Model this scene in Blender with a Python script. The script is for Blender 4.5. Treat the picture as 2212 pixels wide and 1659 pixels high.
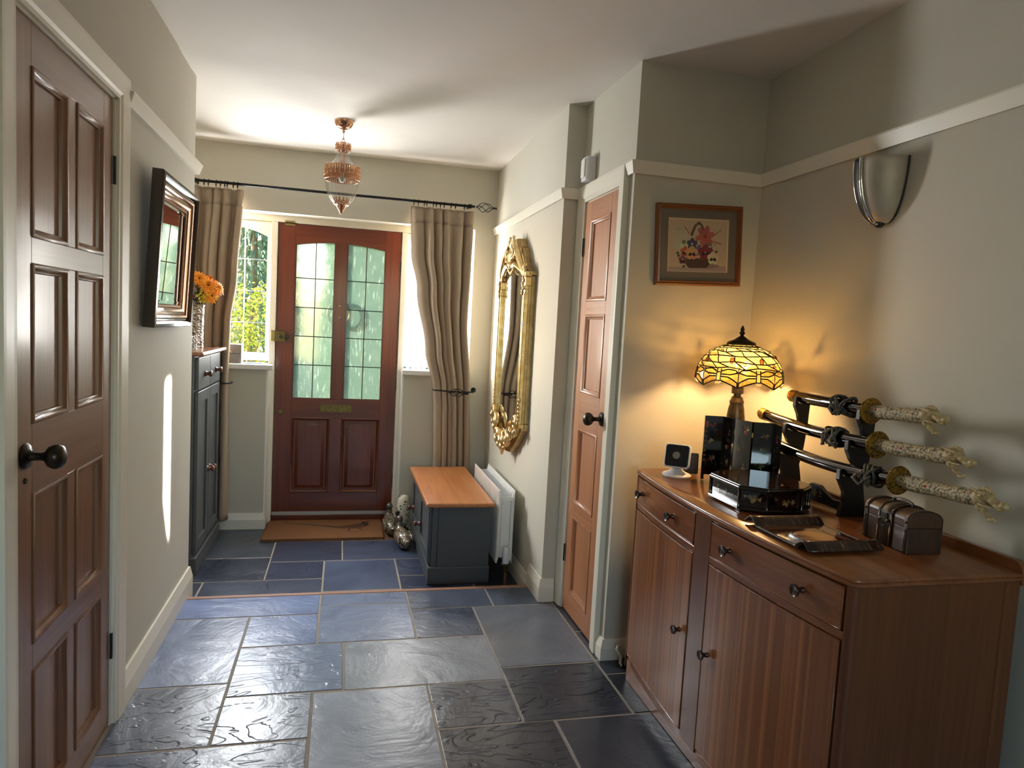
import bpy, bmesh, math, random
from mathutils import Vector, Matrix
random.seed(7)
sc = bpy.context.scene
for o in list(bpy.data.objects):
    bpy.data.objects.remove(o)
C = sc.collection
PI = math.pi

# ------------------------------------------------------------------ camera
cam = bpy.data.cameras.new('camera')
cam.sensor_width = 36.0
cam.lens = 1495.567 / 2212 * 36.0
cam.clip_start = 0.05
co = bpy.data.objects.new('camera', cam)
C.objects.link(co)
YAW, PITCH, ROLL = 0.241640181, -0.0812520039, 0.0543468327
fw = Vector((math.sin(YAW) * math.cos(PITCH), math.cos(YAW) * math.cos(PITCH), math.sin(PITCH)))
rt = fw.cross(Vector((0, 0, 1))).normalized()
up = rt.cross(fw)
r2 = math.cos(ROLL) * rt + math.sin(ROLL) * up
u2 = -math.sin(ROLL) * rt + math.cos(ROLL) * up
mw = Matrix((r2, u2, -fw)).transposed().to_4x4()
mw.translation = Vector((0, 0, 1.37))
co.matrix_world = mw
sc.camera = co

# ------------------------------------------------------------------ world, sun, daylight
SUN_D = Vector((0.848, -0.485, -0.213)).normalized()
w = bpy.data.worlds.new('world')
sc.world = w
w.use_nodes = True
nt = w.node_tree
nt.nodes.clear()
sky = nt.nodes.new('ShaderNodeTexSky')
sky.sky_type = 'NISHITA'
sky.sun_disc = False
sky.sun_elevation = math.radians(14)
sky.sun_rotation = math.atan2(-SUN_D.x, -SUN_D.y)
sky.air_density = 1.0
sky.dust_density = 1.5
bg = nt.nodes.new('ShaderNodeBackground')
bg.inputs[1].default_value = 2.0
wo = nt.nodes.new('ShaderNodeOutputWorld')
nt.links.new(sky.outputs[0], bg.inputs[0])
nt.links.new(bg.outputs[0], wo.inputs[0])

def light(name, kind, loc, energy, color, d=None, **kw):
    l = bpy.data.lights.new(name, kind)
    l.energy = energy
    l.color = color
    for k, v in kw.items():
        setattr(l, k, v)
    o = bpy.data.objects.new(name, l)
    C.objects.link(o)
    o.location = loc
    if d is not None:
        o.rotation_euler = Vector(d).to_track_quat('-Z', 'Y').to_euler()
    return o
light('sun', 'SUN', (-6, 9, 4), 24.0, (1.0, 0.93, 0.82), SUN_D, angle=math.radians(0.6))
# added fill light at an unseen rear opening behind the viewer
light('rear_fill_light', 'AREA', (0.35, -2.45, 1.55), 1.8, (1.0, 0.95, 0.88), (0, 1, -0.08), shape='RECTANGLE', size=1.5, size_y=1.2)
# daylight entering at the two side windows of the front door
light('left_window_daylight', 'AREA', (-0.728, 4.956, 1.515), 76.0, (0.96, 0.98, 1.0), (0, -1, -0.05), shape='RECTANGLE', size=0.42, size_y=0.80)
light('right_window_daylight', 'AREA', (0.634, 4.956, 1.515), 58.0, (1.0, 0.98, 0.95), (0, -1, -0.05), shape='RECTANGLE', size=0.37, size_y=0.80)
# added beam light at the tall gilt mirror, standing in for reflected sun
gd = Vector((-0.848, -0.485, -0.213)).normalized()
light('added_glint_at_gilt_mirror', 'AREA', (0.94, 4.055, 1.065), 4.2, (1.0, 0.94, 0.84), gd, shape='RECTANGLE', size=0.075, size_y=0.82, spread=math.radians(2.0))

sc.view_settings.view_transform = 'Standard'
sc.view_settings.look = 'None'
sc.view_settings.exposure = 0.0
sc.view_settings.gamma = 1.0
sc.view_settings.use_curve_mapping = False
sc.cycles.max_bounces = 10
sc.cycles.diffuse_bounces = 6
sc.cycles.transparent_max_bounces = 16
sc.cycles.caustics_reflective = False
sc.cycles.caustics_refractive = False
sc.cycles.sample_clamp_indirect = 6.0

# ------------------------------------------------------------------ materials
def S(r, g, b, a=1.0):
    def f(c):
        c /= 255.0
        return c / 12.92 if c <= 0.04045 else ((c + 0.055) / 1.055) ** 2.4
    return (f(r), f(g), f(b), a)

MATS = {}
class N:
    def __init__(s, name):
        s.m = bpy.data.materials.new(name)
        s.m.use_nodes = True
        s.t = s.m.node_tree
        s.b = s.t.nodes['Principled BSDF']
        s.out = s.t.nodes['Material Output']
        MATS[name] = s.m
    def n(s, typ, **kw):
        x = s.t.nodes.new(typ)
        for k, v in kw.items():
            if k.startswith('i_'):
                x.inputs[k[2:].replace('_', ' ')].default_value = v
            else:
                setattr(x, k, v)
        return x
    def l(s, a, b):
        s.t.links.new(a, b)
    def coord(s, scale=(1, 1, 1), kind='Object', rot=(0, 0, 0)):
        tc = s.n('ShaderNodeTexCoord')
        mp = s.n('ShaderNodeMapping')
        mp.inputs['Scale'].default_value = scale
        mp.inputs['Rotation'].default_value = rot
        s.l(tc.outputs[kind], mp.inputs[0])
        return mp.outputs[0]
    def noise(s, vec, scale, detail=4, rough=0.6, dist=0.0):
        x = s.n('ShaderNodeTexNoise')
        x.inputs['Scale'].default_value = scale
        x.inputs['Detail'].default_value = detail
        x.inputs['Roughness'].default_value = rough
        x.inputs['Distortion'].default_value = dist
        s.l(vec, x.inputs['Vector'])
        return x.outputs[0]
    def ramp(s, fac, stops):
        x = s.n('ShaderNodeValToRGB')
        e = x.color_ramp.elements
        while len(e) < len(stops):
            e.new(0.5)
        for i, (p, c) in enumerate(stops):
            e[i].position = p
            e[i].color = c
        s.l(fac, x.inputs[0])
        return x.outputs[0]
    def mix(s, fac, a, b, mode='MIX'):
        x = s.n('ShaderNodeMix', data_type='RGBA', blend_type=mode)
        for sock, v in ((x.inputs[0], fac), (x.inputs[6], a), (x.inputs[7], b)):
            if hasattr(v, 'links') or hasattr(v, 'is_output'):
                s.l(v, sock)
            else:
                sock.default_value = v
        return x.outputs[2]
    def bump(s, h, strength=0.3, dist=0.01, nrm=None):
        x = s.n('ShaderNodeBump')
        x.inputs['Strength'].default_value = strength
        x.inputs['Distance'].default_value = dist
        s.l(h, x.inputs['Height'])
        if nrm is not None:
            s.l(nrm, x.inputs['Normal'])
        s.l(x.outputs[0], s.b.inputs['Normal'])
        return x.outputs[0]
    def set(s, **kw):
        nm = dict(col='Base Color', rough='Roughness', metal='Metallic', spec='Specular IOR Level', coat='Coat Weight', coatr='Coat Roughness', trans='Transmission Weight', ior='IOR', sheen='Sheen Weight', emit='Emission Color', estr='Emission Strength', alpha='Alpha')
        for k, v in kw.items():
            sock = s.b.inputs[nm[k]]
            if hasattr(v, 'is_output'):
                s.l(v, sock)
            else:
                sock.default_value = v
        return s

def plain(name, col, rough=0.5, metal=0.0, bump=None, var=None, **kw):
    n = N(name)
    n.set(col=col, rough=rough, metal=metal, **kw)
    if var or bump:
        v = n.coord()
    if var:
        sc_, c2 = var[0], var[1]
        f = n.noise(v, sc_, 5, 0.65)
        n.set(col=n.ramp(f, [(0.35, col), (0.7, c2)]))
    if bump:
        n.bump(n.noise(v, bump[0], 6, 0.6), bump[1], bump[2] if len(bump) > 2 else 0.005)
    return n.m

def wood(name, c1, c2, axis='z', scale=1.0, rough=0.4, coat=0.0, contrast=0.25, stripe=0.0, bump=0.08):
    n = N(name)
    a = 'xyz'.index(axis)
    s1 = [9.0 * scale] * 3
    s1[a] = 0.55 * scale
    s2 = [60.0 * scale] * 3
    s2[a] = 1.6 * scale
    f1 = n.noise(n.coord(s1), 1.0, 5, 0.6, 1.2)
    f2 = n.noise(n.coord(s2), 1.0, 4, 0.7, 0.3)
    base = n.ramp(f1, [(0.5 - contrast, c1), (0.5 + contrast, c2)])
    dk = tuple(x * 0.55 for x in c1[:3]) + (1,)
    col = n.mix(n.ramp(f2, [(0.45, (0, 0, 0, 1)), (0.75, (0.55, 0.55, 0.55, 1))]), base, dk)
    if stripe:
        s3 = [62.0 * scale] * 3
        s3[a] = 0.12
        f3 = n.noise(n.coord(s3), 1.0, 2, 0.5, 0.0)
        lt = (min(1, c2[0] * 1.4), min(1, c2[1] * 1.4), c2[2] * 1.15, 1)
        col = n.mix(n.ramp(f3, [(0.48, (0, 0, 0, 1)), (0.62, (stripe, stripe, stripe, 1))]), col, lt)
    n.set(col=col, rough=rough, coat=coat, coatr=0.15)
    n.bump(f2, bump, 0.002)
    return n.m

def vcol(name, rough=0.6, coat=0.0, bump=None, noise=None):
    n = N(name)
    at = n.n('ShaderNodeVertexColor', layer_name='Col')
    col = at.outputs[0]
    if noise:
        f = n.noise(n.coord(), noise[0], 4)
        col = n.mix(noise[1], col, n.ramp(f, [(0.3, (0.1, 0.1, 0.1, 1)), (0.7, (0.9, 0.9, 0.9, 1))]), 'OVERLAY')
    n.set(col=col, rough=rough, coat=coat)
    if bump:
        n.bump(n.noise(n.coord(), bump[0], 5), bump[1], 0.003)
    return n.m

WALL = S(205, 201, 186)
plain('wall_paint', WALL, 0.75, bump=(90, 0.06, 0.002), var=(1.3, S(200, 195, 179)))
plain('ceiling_paint', S(232, 226, 216), 0.8, bump=(2.2, 0.25, 0.02), var=(1.5, S(226, 219, 208)))
plain('trim_paint', S(236, 231, 214), 0.35, bump=(25, 0.03, 0.002))
plain('white_gloss', S(240, 239, 234), 0.3)
plain('white_plastic', S(226, 226, 228), 0.35)
plain('grout', S(160, 152, 138), 0.9, bump=(120, 0.3, 0.002))
plain('blue_grey_paint', S(80, 83, 86), 0.42, bump=(60, 0.03, 0.001))
plain('black_iron', S(22, 23, 24), 0.38, 0.6)
plain('bronze', S(66, 60, 52), 0.32, 0.85, var=(30, S(44, 40, 36)))
plain('brass', S(176, 156, 104), 0.28, 1.0, var=(25, S(140, 122, 80)))
plain('dull_brass', S(120, 104, 62), 0.38, 1.0, var=(40, S(84, 72, 44)))
plain('chrome', S(220, 218, 214), 0.1, 1.0)
plain('nickel', S(190, 188, 182), 0.25, 1.0)
plain('dark_steel', S(60, 60, 58), 0.4, 0.7)
plain('rose_gold', S(206, 158, 124), 0.16, 1.0)
plain('gilt', S(238, 212, 158), 0.28, 1.0, bump=(60, 0.15, 0.004), var=(18, S(196, 158, 92)))
plain('gilt_side', S(196, 172, 124), 0.42, 1.0, bump=(40, 0.1, 0.003), var=(14, S(150, 122, 74)))
plain('copper_pipe', S(170, 120, 86), 0.4, 0.9)
plain('mirror_glass', (0.93, 0.95, 0.94, 1), 0.0, 1.0)
plain('black_lacquer', S(10, 8, 8), 0.07, 0, coat=1.0, coatr=0.03)
plain('black_wood', S(14, 14, 15), 0.42)
plain('aluminium', S(196, 196, 192), 0.35, 0.9)
plain('dark_fabric', S(104, 98, 94), 0.9, bump=(300, 0.4, 0.002))
plain('cream_plastic', S(206, 198, 176), 0.4)
plain('outer_stone', S(126, 120, 112), 0.9, var=(6, S(96, 92, 88)))
plain('soil', S(64, 52, 40), 0.95, var=(8, S(48, 40, 30)))
plain('brick_outer', S(120, 70, 52), 0.9)
plain('ruby', S(190, 8, 30), 0.1, coat=1.0)
plain('grey_felt', S(92, 92, 94), 0.9)

# pine of the inner doors, front-door mahogany, sideboard veneer
for ax in 'yz':
    wood('pine_' + ax, S(116, 78, 53), S(148, 106, 76), ax, 1.0, 0.38, 0.25, 0.22)
    wood('light_pine_' + ax, S(166, 108, 70), S(192, 134, 92), ax, 1.0, 0.42, 0.15, 0.22)
for ax in 'xz':
    wood('mahogany_' + ax, S(82, 32, 14), S(114, 50, 23), ax, 1.2, 0.33, 0.3, 0.22)
wood('veneer_z', S(122, 70, 37), S(148, 92, 52), 'z', 1.0, 0.3, 0.45, 0.25, stripe=0.85)
wood('sideboard_y', S(118, 66, 34), S(148, 90, 49), 'y', 1.0, 0.26, 0.5, 0.25)
wood('sideboard_z', S(96, 53, 28), S(122, 72, 40), 'z', 1.0, 0.32, 0.35, 0.25)
wood('sideboard_x', S(92, 50, 27), S(116, 68, 38), 'x', 1.0, 0.32, 0.35, 0.25)
wood('chest_top_y', S(178, 106, 58), S(208, 140, 84), 'y', 1.3, 0.3, 0.35, 0.2)
wood('cabinet_top_y', S(120, 72, 48), S(150, 96, 68), 'y', 1.3, 0.25, 0.5, 0.2)
wood('nosing_x', S(150, 106, 84), S(178, 134, 110), 'x', 1.3, 0.55, 0, 0.2)
wood('dark_frame_z', S(34, 22, 18), S(46, 32, 26), 'z', 1.0, 0.3, 0.3)
wood('knob_wood', S(84, 44, 28), S(112, 64, 42), 'x', 3.0, 0.22, 0.6)
wood('knob_dark', S(46, 28, 20), S(66, 40, 28), 'x', 3.0, 0.22, 0.6)
wood('trinket_wood', S(66, 42, 28), S(94, 62, 42), 'y', 2.5, 0.45, 0.1)
wood('trinket_wood_z', S(56, 36, 26), S(84, 56, 40), 'z', 2.5, 0.45, 0.1)
wood('picture_frame_x', S(116, 66, 32), S(146, 88, 46), 'x', 2.5, 0.35, 0.2)
wood('picture_frame_z', S(116, 66, 32), S(146, 88, 46), 'z', 2.5, 0.35, 0.2)
wood('bark', S(120, 96, 70), S(160, 132, 98), 'z', 3.0, 0.9)

def slate():
    n = N('slate')
    oi = n.n('ShaderNodeObjectInfo')
    geo = n.n('ShaderNodeNewGeometry')
    # world position so every tile gets its own cleft pattern, shifted by the tile's random number
    mp = n.n('ShaderNodeVectorMath', operation='ADD')
    sv = n.n('ShaderNodeVectorMath', operation='SCALE')
    sv.inputs[0].default_value = (13.0, 7.0, 3.0)
    n.l(oi.outputs['Random'], sv.inputs['Scale'])
    n.l(geo.outputs['Position'], mp.inputs[0])
    n.l(sv.outputs[0], mp.inputs[1])
    f1 = n.noise(mp.outputs[0], 4.0, 6, 0.55, 1.0)
    f2 = n.noise(mp.outputs[0], 38.0, 6, 0.65, 0.4)
    mv = n.n('ShaderNodeMapping')
    mv.inputs['Scale'].default_value = (1.0, 2.6, 1.0)
    mv.inputs['Rotation'].default_value = (0, 0, 0.5)
    n.l(mp.outputs[0], mv.inputs[0])
    f3 = n.noise(mv.outputs[0], 2.4, 3, 0.5, 1.2)
    # stepped ledges of split slate: terraces with short smooth risers
    st = n.n('ShaderNodeMath', operation='MULTIPLY')
    st.inputs[1].default_value = 8.0
    n.l(f3, st.inputs[0])
    fl = n.n('ShaderNodeMath', operation='FLOOR')
    n.l(st.outputs[0], fl.inputs[0])
    fc = n.n('ShaderNodeMath', operation='FRACT')
    n.l(st.outputs[0], fc.inputs[0])
    rs = n.n('ShaderNodeMapRange', interpolation_type='SMOOTHSTEP')
    rs.inputs['From Max'].default_value = 0.16
    n.l(fc.outputs[0], rs.inputs['Value'])
    tr = n.n('ShaderNodeMath', operation='ADD')
    n.l(fl.outputs[0], tr.inputs[0])
    n.l(rs.outputs[0], tr.inputs[1])
    col = n.mix(n.ramp(f1, [(0.3, (0, 0, 0, 1)), (0.7, (1, 1, 1, 1))]), (0.72, 0.72, 0.74, 1), (1.18, 1.18, 1.16, 1))
    base = n.mix(1.0, oi.outputs['Color'], col, 'MULTIPLY')
    n.set(col=base, spec=0.5)
    n.set(rough=n.ramp(f1, [(0.2, (0.25, 0.25, 0.25, 1)), (0.8, (0.36, 0.36, 0.36, 1))]))
    b1 = n.n('ShaderNodeBump')
    b1.inputs['Distance'].default_value = 0.0045
    n.l(oi.outputs['Alpha'], b1.inputs['Strength'])
    n.l(tr.outputs[0], b1.inputs['Height'])
    b2 = n.n('ShaderNodeBump')
    b2.inputs['Strength'].default_value = 0.22
    b2.inputs['Distance'].default_value = 0.03
    n.l(f1, b2.inputs['Height'])
    n.l(b1.outputs[0], b2.inputs['Normal'])
    b3 = n.n('ShaderNodeBump')
    b3.inputs['Strength'].default_value = 0.16
    b3.inputs['Distance'].default_value = 0.004
    n.l(f2, b3.inputs['Height'])
    n.l(b2.outputs[0], b3.inputs['Normal'])
    n.l(b3.outputs[0], n.b.inputs['Normal'])
slate()

def glassy(name, tint=(1, 1, 1, 1), refl=0.08, rough=0.0):
    n = N(name)
    tr = n.n('ShaderNodeBsdfTransparent')
    tr.inputs[0].default_value = tint
    gl = n.n('ShaderNodeBsdfGlossy')
    gl.inputs['Roughness'].default_value = rough
    lw = n.n('ShaderNodeLayerWeight')
    lw.inputs[0].default_value = 0.25
    r = n.ramp(lw.outputs['Fresnel'], [(0.0, (refl * 0.4,) * 3 + (1,)), (1.0, (min(1, refl * 6),) * 3 + (1,))])
    mx = n.n('ShaderNodeMixShader')
    n.l(r, mx.inputs[0])
    n.l(tr.outputs[0], mx.inputs[1])
    n.l(gl.outputs[0], mx.inputs[2])
    n.l(mx.outputs[0], n.out.inputs[0])
    return n.m
glassy('clear_glass', (0.93, 0.97, 0.96, 1), 0.07)
glassy('picture_glass', (1, 1, 1, 1), 0.05)

def obscured():
    # rolled, rain-patterned glass: scatters what lies behind it
    n = N('obscured_glass')
    v = n.coord((1, 1, 1))
    f = n.noise(v, 55, 3, 0.6)
    f2 = n.noise(n.coord((90, 90, 12)), 1.0, 3, 0.6)
    rf = n.n('ShaderNodeBsdfRefraction')
    rf.inputs['Color'].default_value = (0.80, 0.93, 0.86, 1)
    rf.inputs['Roughness'].default_value = 0.32
    rf.inputs['IOR'].default_value = 1.08
    tl = n.n('ShaderNodeBsdfTranslucent')
    spk = n.ramp(f2, [(0.58, S(60, 79, 71)), (0.72, S(112, 130, 122))])
    n.l(spk, tl.inputs[0])
    gl = n.n('ShaderNodeBsdfGlossy')
    gl.inputs['Roughness'].default_value = 0.25
    m1 = n.n('ShaderNodeMixShader')
    m1.inputs[0].default_value = 0.80
    n.l(rf.outputs[0], m1.inputs[1])
    n.l(tl.outputs[0], m1.inputs[2])
    m2 = n.n('ShaderNodeMixShader')
    m2.inputs[0].default_value = 0.05
    n.l(m1.outputs[0], m2.inputs[1])
    n.l(gl.outputs[0], m2.inputs[2])
    bp = n.n('ShaderNodeBump')
    bp.inputs['Strength'].default_value = 0.5
    bp.inputs['Distance'].default_value = 0.004
    n.l(f, bp.inputs['Height'])
    for s_ in (rf, gl):
        n.l(bp.outputs[0], s_.inputs['Normal'])
    n.l(m2.outputs[0], n.out.inputs[0])
obscured()

def cloth(name, col, transl=0.25, col2=None, weave=500):
    n = N(name)
    v = n.coord((1, 1, 0.35))
    f = n.noise(v, weave, 3, 0.6)
    c = n.ramp(f, [(0.3, tuple(x * 0.86 for x in col[:3]) + (1,)), (0.7, col)])
    df = n.n('ShaderNodeBsdfDiffuse')
    tl = n.n('ShaderNodeBsdfTranslucent')
    n.l(c, df.inputs[0])
    n.l(c, tl.inputs[0])
    mx = n.n('ShaderNodeMixShader')
    mx.inputs[0].default_value = transl
    n.l(df.outputs[0], mx.inputs[1])
    n.l(tl.outputs[0], mx.inputs[2])
    n.l(mx.outputs[0], n.out.inputs[0])
    return n.m
cloth('curtain_linen', S(176, 158, 138), 0.03)

def net():
    n = N('net_lace')
    v = n.coord((1, 1, 1))
    f = n.noise(v, 14, 3, 0.6, 1.5)
    vor = n.n('ShaderNodeTexVoronoi')
    vor.inputs['Scale'].default_value = 11
    n.l(v, vor.inputs['Vector'])
    pat = n.ramp(vor.outputs['Distance'], [(0.0, (0.9,) * 3 + (1,)), (0.28, (0.75,) * 3 + (1,)), (0.4, (0.42,) * 3 + (1,))])
    tr = n.n('ShaderNodeBsdfTransparent')
    tl = n.n('ShaderNodeBsdfTranslucent')
    tl.inputs[0].default_value = S(250, 248, 242)
    df = n.n('ShaderNodeBsdfDiffuse')
    df.inputs[0].default_value = S(250, 248, 242)
    m1 = n.n('ShaderNodeMixShader')
    m1.inputs[0].default_value = 0.6
    n.l(df.outputs[0], m1.inputs[1])
    n.l(tl.outputs[0], m1.inputs[2])
    m2 = n.n('ShaderNodeMixShader')
    n.l(pat, m2.inputs[0])
    n.l(tr.outputs[0], m2.inputs[1])
    n.l(m1.outputs[0], m2.inputs[2])
    n.l(m2.outputs[0], n.out.inputs[0])
net()

def stained(name, c1, c2, spot=0.0):
    n = N(name)
    v = n.coord()
    f = n.noise(v, 22, 3, 0.5, 0.6)
    c = n.ramp(f, [(0.3, c1), (0.7, c2)])
    if spot:
        vr = n.n('ShaderNodeTexVoronoi')
        vr.inputs['Scale'].default_value = 330
        n.l(v, vr.inputs['Vector'])
        c = n.mix(n.ramp(vr.outputs['Distance'], [(0.45, (0, 0, 0, 1)), (0.6, (1, 1, 1, 1))]), c, S(40, 34, 14))
    tl = n.n('ShaderNodeBsdfTranslucent')
    n.l(c, tl.inputs[0])
    df = n.n('ShaderNodeBsdfPrincipled')
    n.l(c, df.inputs['Base Color'])
    df.inputs['Roughness'].default_value = 0.15
    mx = n.n('ShaderNodeMixShader')
    mx.inputs[0].default_value = 0.24
    n.l(df.outputs[0], mx.inputs[1])
    n.l(tl.outputs[0], mx.inputs[2])
    tr = n.n('ShaderNodeBsdfTransparent')
    tr.inputs[0].default_value = (1.0, 0.84, 0.46, 1)
    m3 = n.n('ShaderNodeMixShader')
    m3.inputs[0].default_value = 0.45
    n.l(mx.outputs[0], m3.inputs[1])
    n.l(tr.outputs[0], m3.inputs[2])
    n.l(m3.outputs[0], n.out.inputs[0])
stained('shade_cream', S(252, 232, 180), S(252, 218, 158))
stained('shade_peach', S(250, 212, 148), S(248, 198, 126))
stained('shade_pale', S(250, 238, 170), S(248, 226, 150))
stained('shade_amber', S(214, 92, 28), S(160, 52, 14))
stained('shade_white', S(255, 250, 240), S(255, 240, 220))
stained('shade_wing', S(236, 224, 130), S(222, 206, 110), spot=1)

def sconce_glass():
    n = N('sconce_glass')
    n.set(col=S(200, 192, 178), rough=0.45, metal=0.35)
    v = n.coord()
    n.set(col=n.ramp(n.noise(v, 7, 3), [(0.3, S(186, 178, 162)), (0.7, S(206, 198, 184))]))
sconce_glass()

def ivory():
    n = N('carved_ivory')
    v = n.coord((1, 1, 1))
    vr = n.n('ShaderNodeTexVoronoi')
    vr.inputs['Scale'].default_value = 150
    n.l(v, vr.inputs['Vector'])
    f = n.noise(v, 120, 4, 0.6, 2.5)
    h = n.mix(0.5, vr.outputs['Distance'], f)
    c = n.ramp(h, [(0.34, S(210, 196, 156)), (0.50, S(176, 160, 122)), (0.66, S(84, 72, 52))])
    n.set(col=c, rough=0.4)
    x = n.n('ShaderNodeMath', operation='MULTIPLY')
    x.inputs[1].default_value = -1
    n.l(h, x.inputs[0])
    n.bump(x.outputs[0], 0.9, 0.004)
ivory()
plain('smooth_ivory', S(204, 182, 134), 0.35, var=(90, S(150, 126, 84)), bump=(150, 0.5, 0.003))

def tsuba():
    n = N('tsuba_gold')
    v = n.coord()
    f = n.noise(v, 120, 4, 0.6, 2.0)
    n.set(col=n.ramp(f, [(0.4, S(70, 52, 20)), (0.6, S(176, 134, 58))]), metal=0.9, rough=0.35)
    n.bump(f, 0.6, 0.003)
tsuba()

def coir():
    n = N('coir')
    v = n.coord()
    f = n.noise(v, 260, 4, 0.7)
    at = n.n('ShaderNodeVertexColor', layer_name='Col')
    c = n.mix(n.ramp(f, [(0.3, (0.4,) * 3 + (1,)), (0.7, (0.0,) * 3 + (1,))]), at.outputs[0], S(60, 36, 20))
    n.set(col=c, rough=0.95)
    n.bump(f, 0.8, 0.006)
coir()

def lacquer_print():
    n = N('lacquer_print')
    at = n.n('ShaderNodeVertexColor', layer_name='Col')
    n.set(col=at.outputs[0], rough=0.12, coat=1.0, coatr=0.05)
lacquer_print()
def lacquer_top():
    n = N('lacquer_top')
    v = n.coord((1, 1, 1))
    f = n.noise(v, 26, 6, 0.7, 2.5)
    n.set(col=n.ramp(f, [(0.5, S(24, 14, 10)), (0.62, S(70, 40, 22)), (0.72, S(120, 84, 40))]), rough=0.1, coat=1.0, coatr=0.03)
lacquer_top()
def tray_rim():
    n = N('tray_rim')
    v = n.coord((200, 22, 22), rot=(0, 0, 0.5))
    f = n.noise(v, 1.0, 2, 0.5, 0.4)
    n.set(col=n.ramp(f, [(0.60, S(46, 22, 16)), (0.68, S(120, 92, 66))]), rough=0.35, coat=0.15)
tray_rim()

def embossed():
    n = N('embossed_silver')
    v = n.coord()
    vr = n.n('ShaderNodeTexVoronoi')
    vr.inputs['Scale'].default_value = 70
    n.l(v, vr.inputs['Vector'])
    n.set(col=S(190, 184, 178), metal=1.0, rough=0.2)
    n.bump(vr.outputs['Distance'], 1.0, 0.01)
embossed()

def leafmat(name, c1, c2, transl=0.4, rough=0.5):
    n = N(name)
    oi = n.n('ShaderNodeNewGeometry')
    c = n.ramp(oi.outputs['Random Per Island'], [(0.1, c1), (0.9, c2)])
    df = n.n('ShaderNodeBsdfDiffuse')
    tl = n.n('ShaderNodeBsdfTranslucent')
    n.l(c, df.inputs[0])
    n.l(c, tl.inputs[0])
    mx = n.n('ShaderNodeMixShader')
    mx.inputs[0].default_value = transl
    n.l(df.outputs[0], mx.inputs[1])
    n.l(tl.outputs[0], mx.inputs[2])
    n.l(mx.outputs[0], n.out.inputs[0])
leafmat('shrub_leaf', S(110, 132, 40), S(196, 196, 76), 0.5)
leafmat('conifer_leaf', S(104, 134, 112), S(160, 182, 146), 0.6)
leafmat('vase_leaf', S(40, 66, 24), S(96, 120, 40), 0.2)
plain('petal', S(240, 142, 14), 0.6, var=(40, S(250, 168, 30)))
plain('flower_yellow', S(214, 196, 60), 0.6)
plain('flower_eye', S(60, 34, 12), 0.8)
plain('red_berry', S(170, 20, 40), 0.3)
plain('wrap_film', S(150, 140, 140), 0.15, coat=1.0, var=(30, S(90, 60, 66)))
def lcd():
    n = N('lcd_digit')
    n.set(col=S(40, 40, 60), emit=S(96, 84, 170), estr=0.35)
lcd()
def bulb():
    n = N('bulb_glass')
    n.set(col=S(255, 240, 210), emit=S(255, 196, 120), estr=6.0)
bulb()
vcol('print_paint', 0.5)
vcol('duck_paint', 0.28, 0.6, noise=(60, 0.35))

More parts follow.
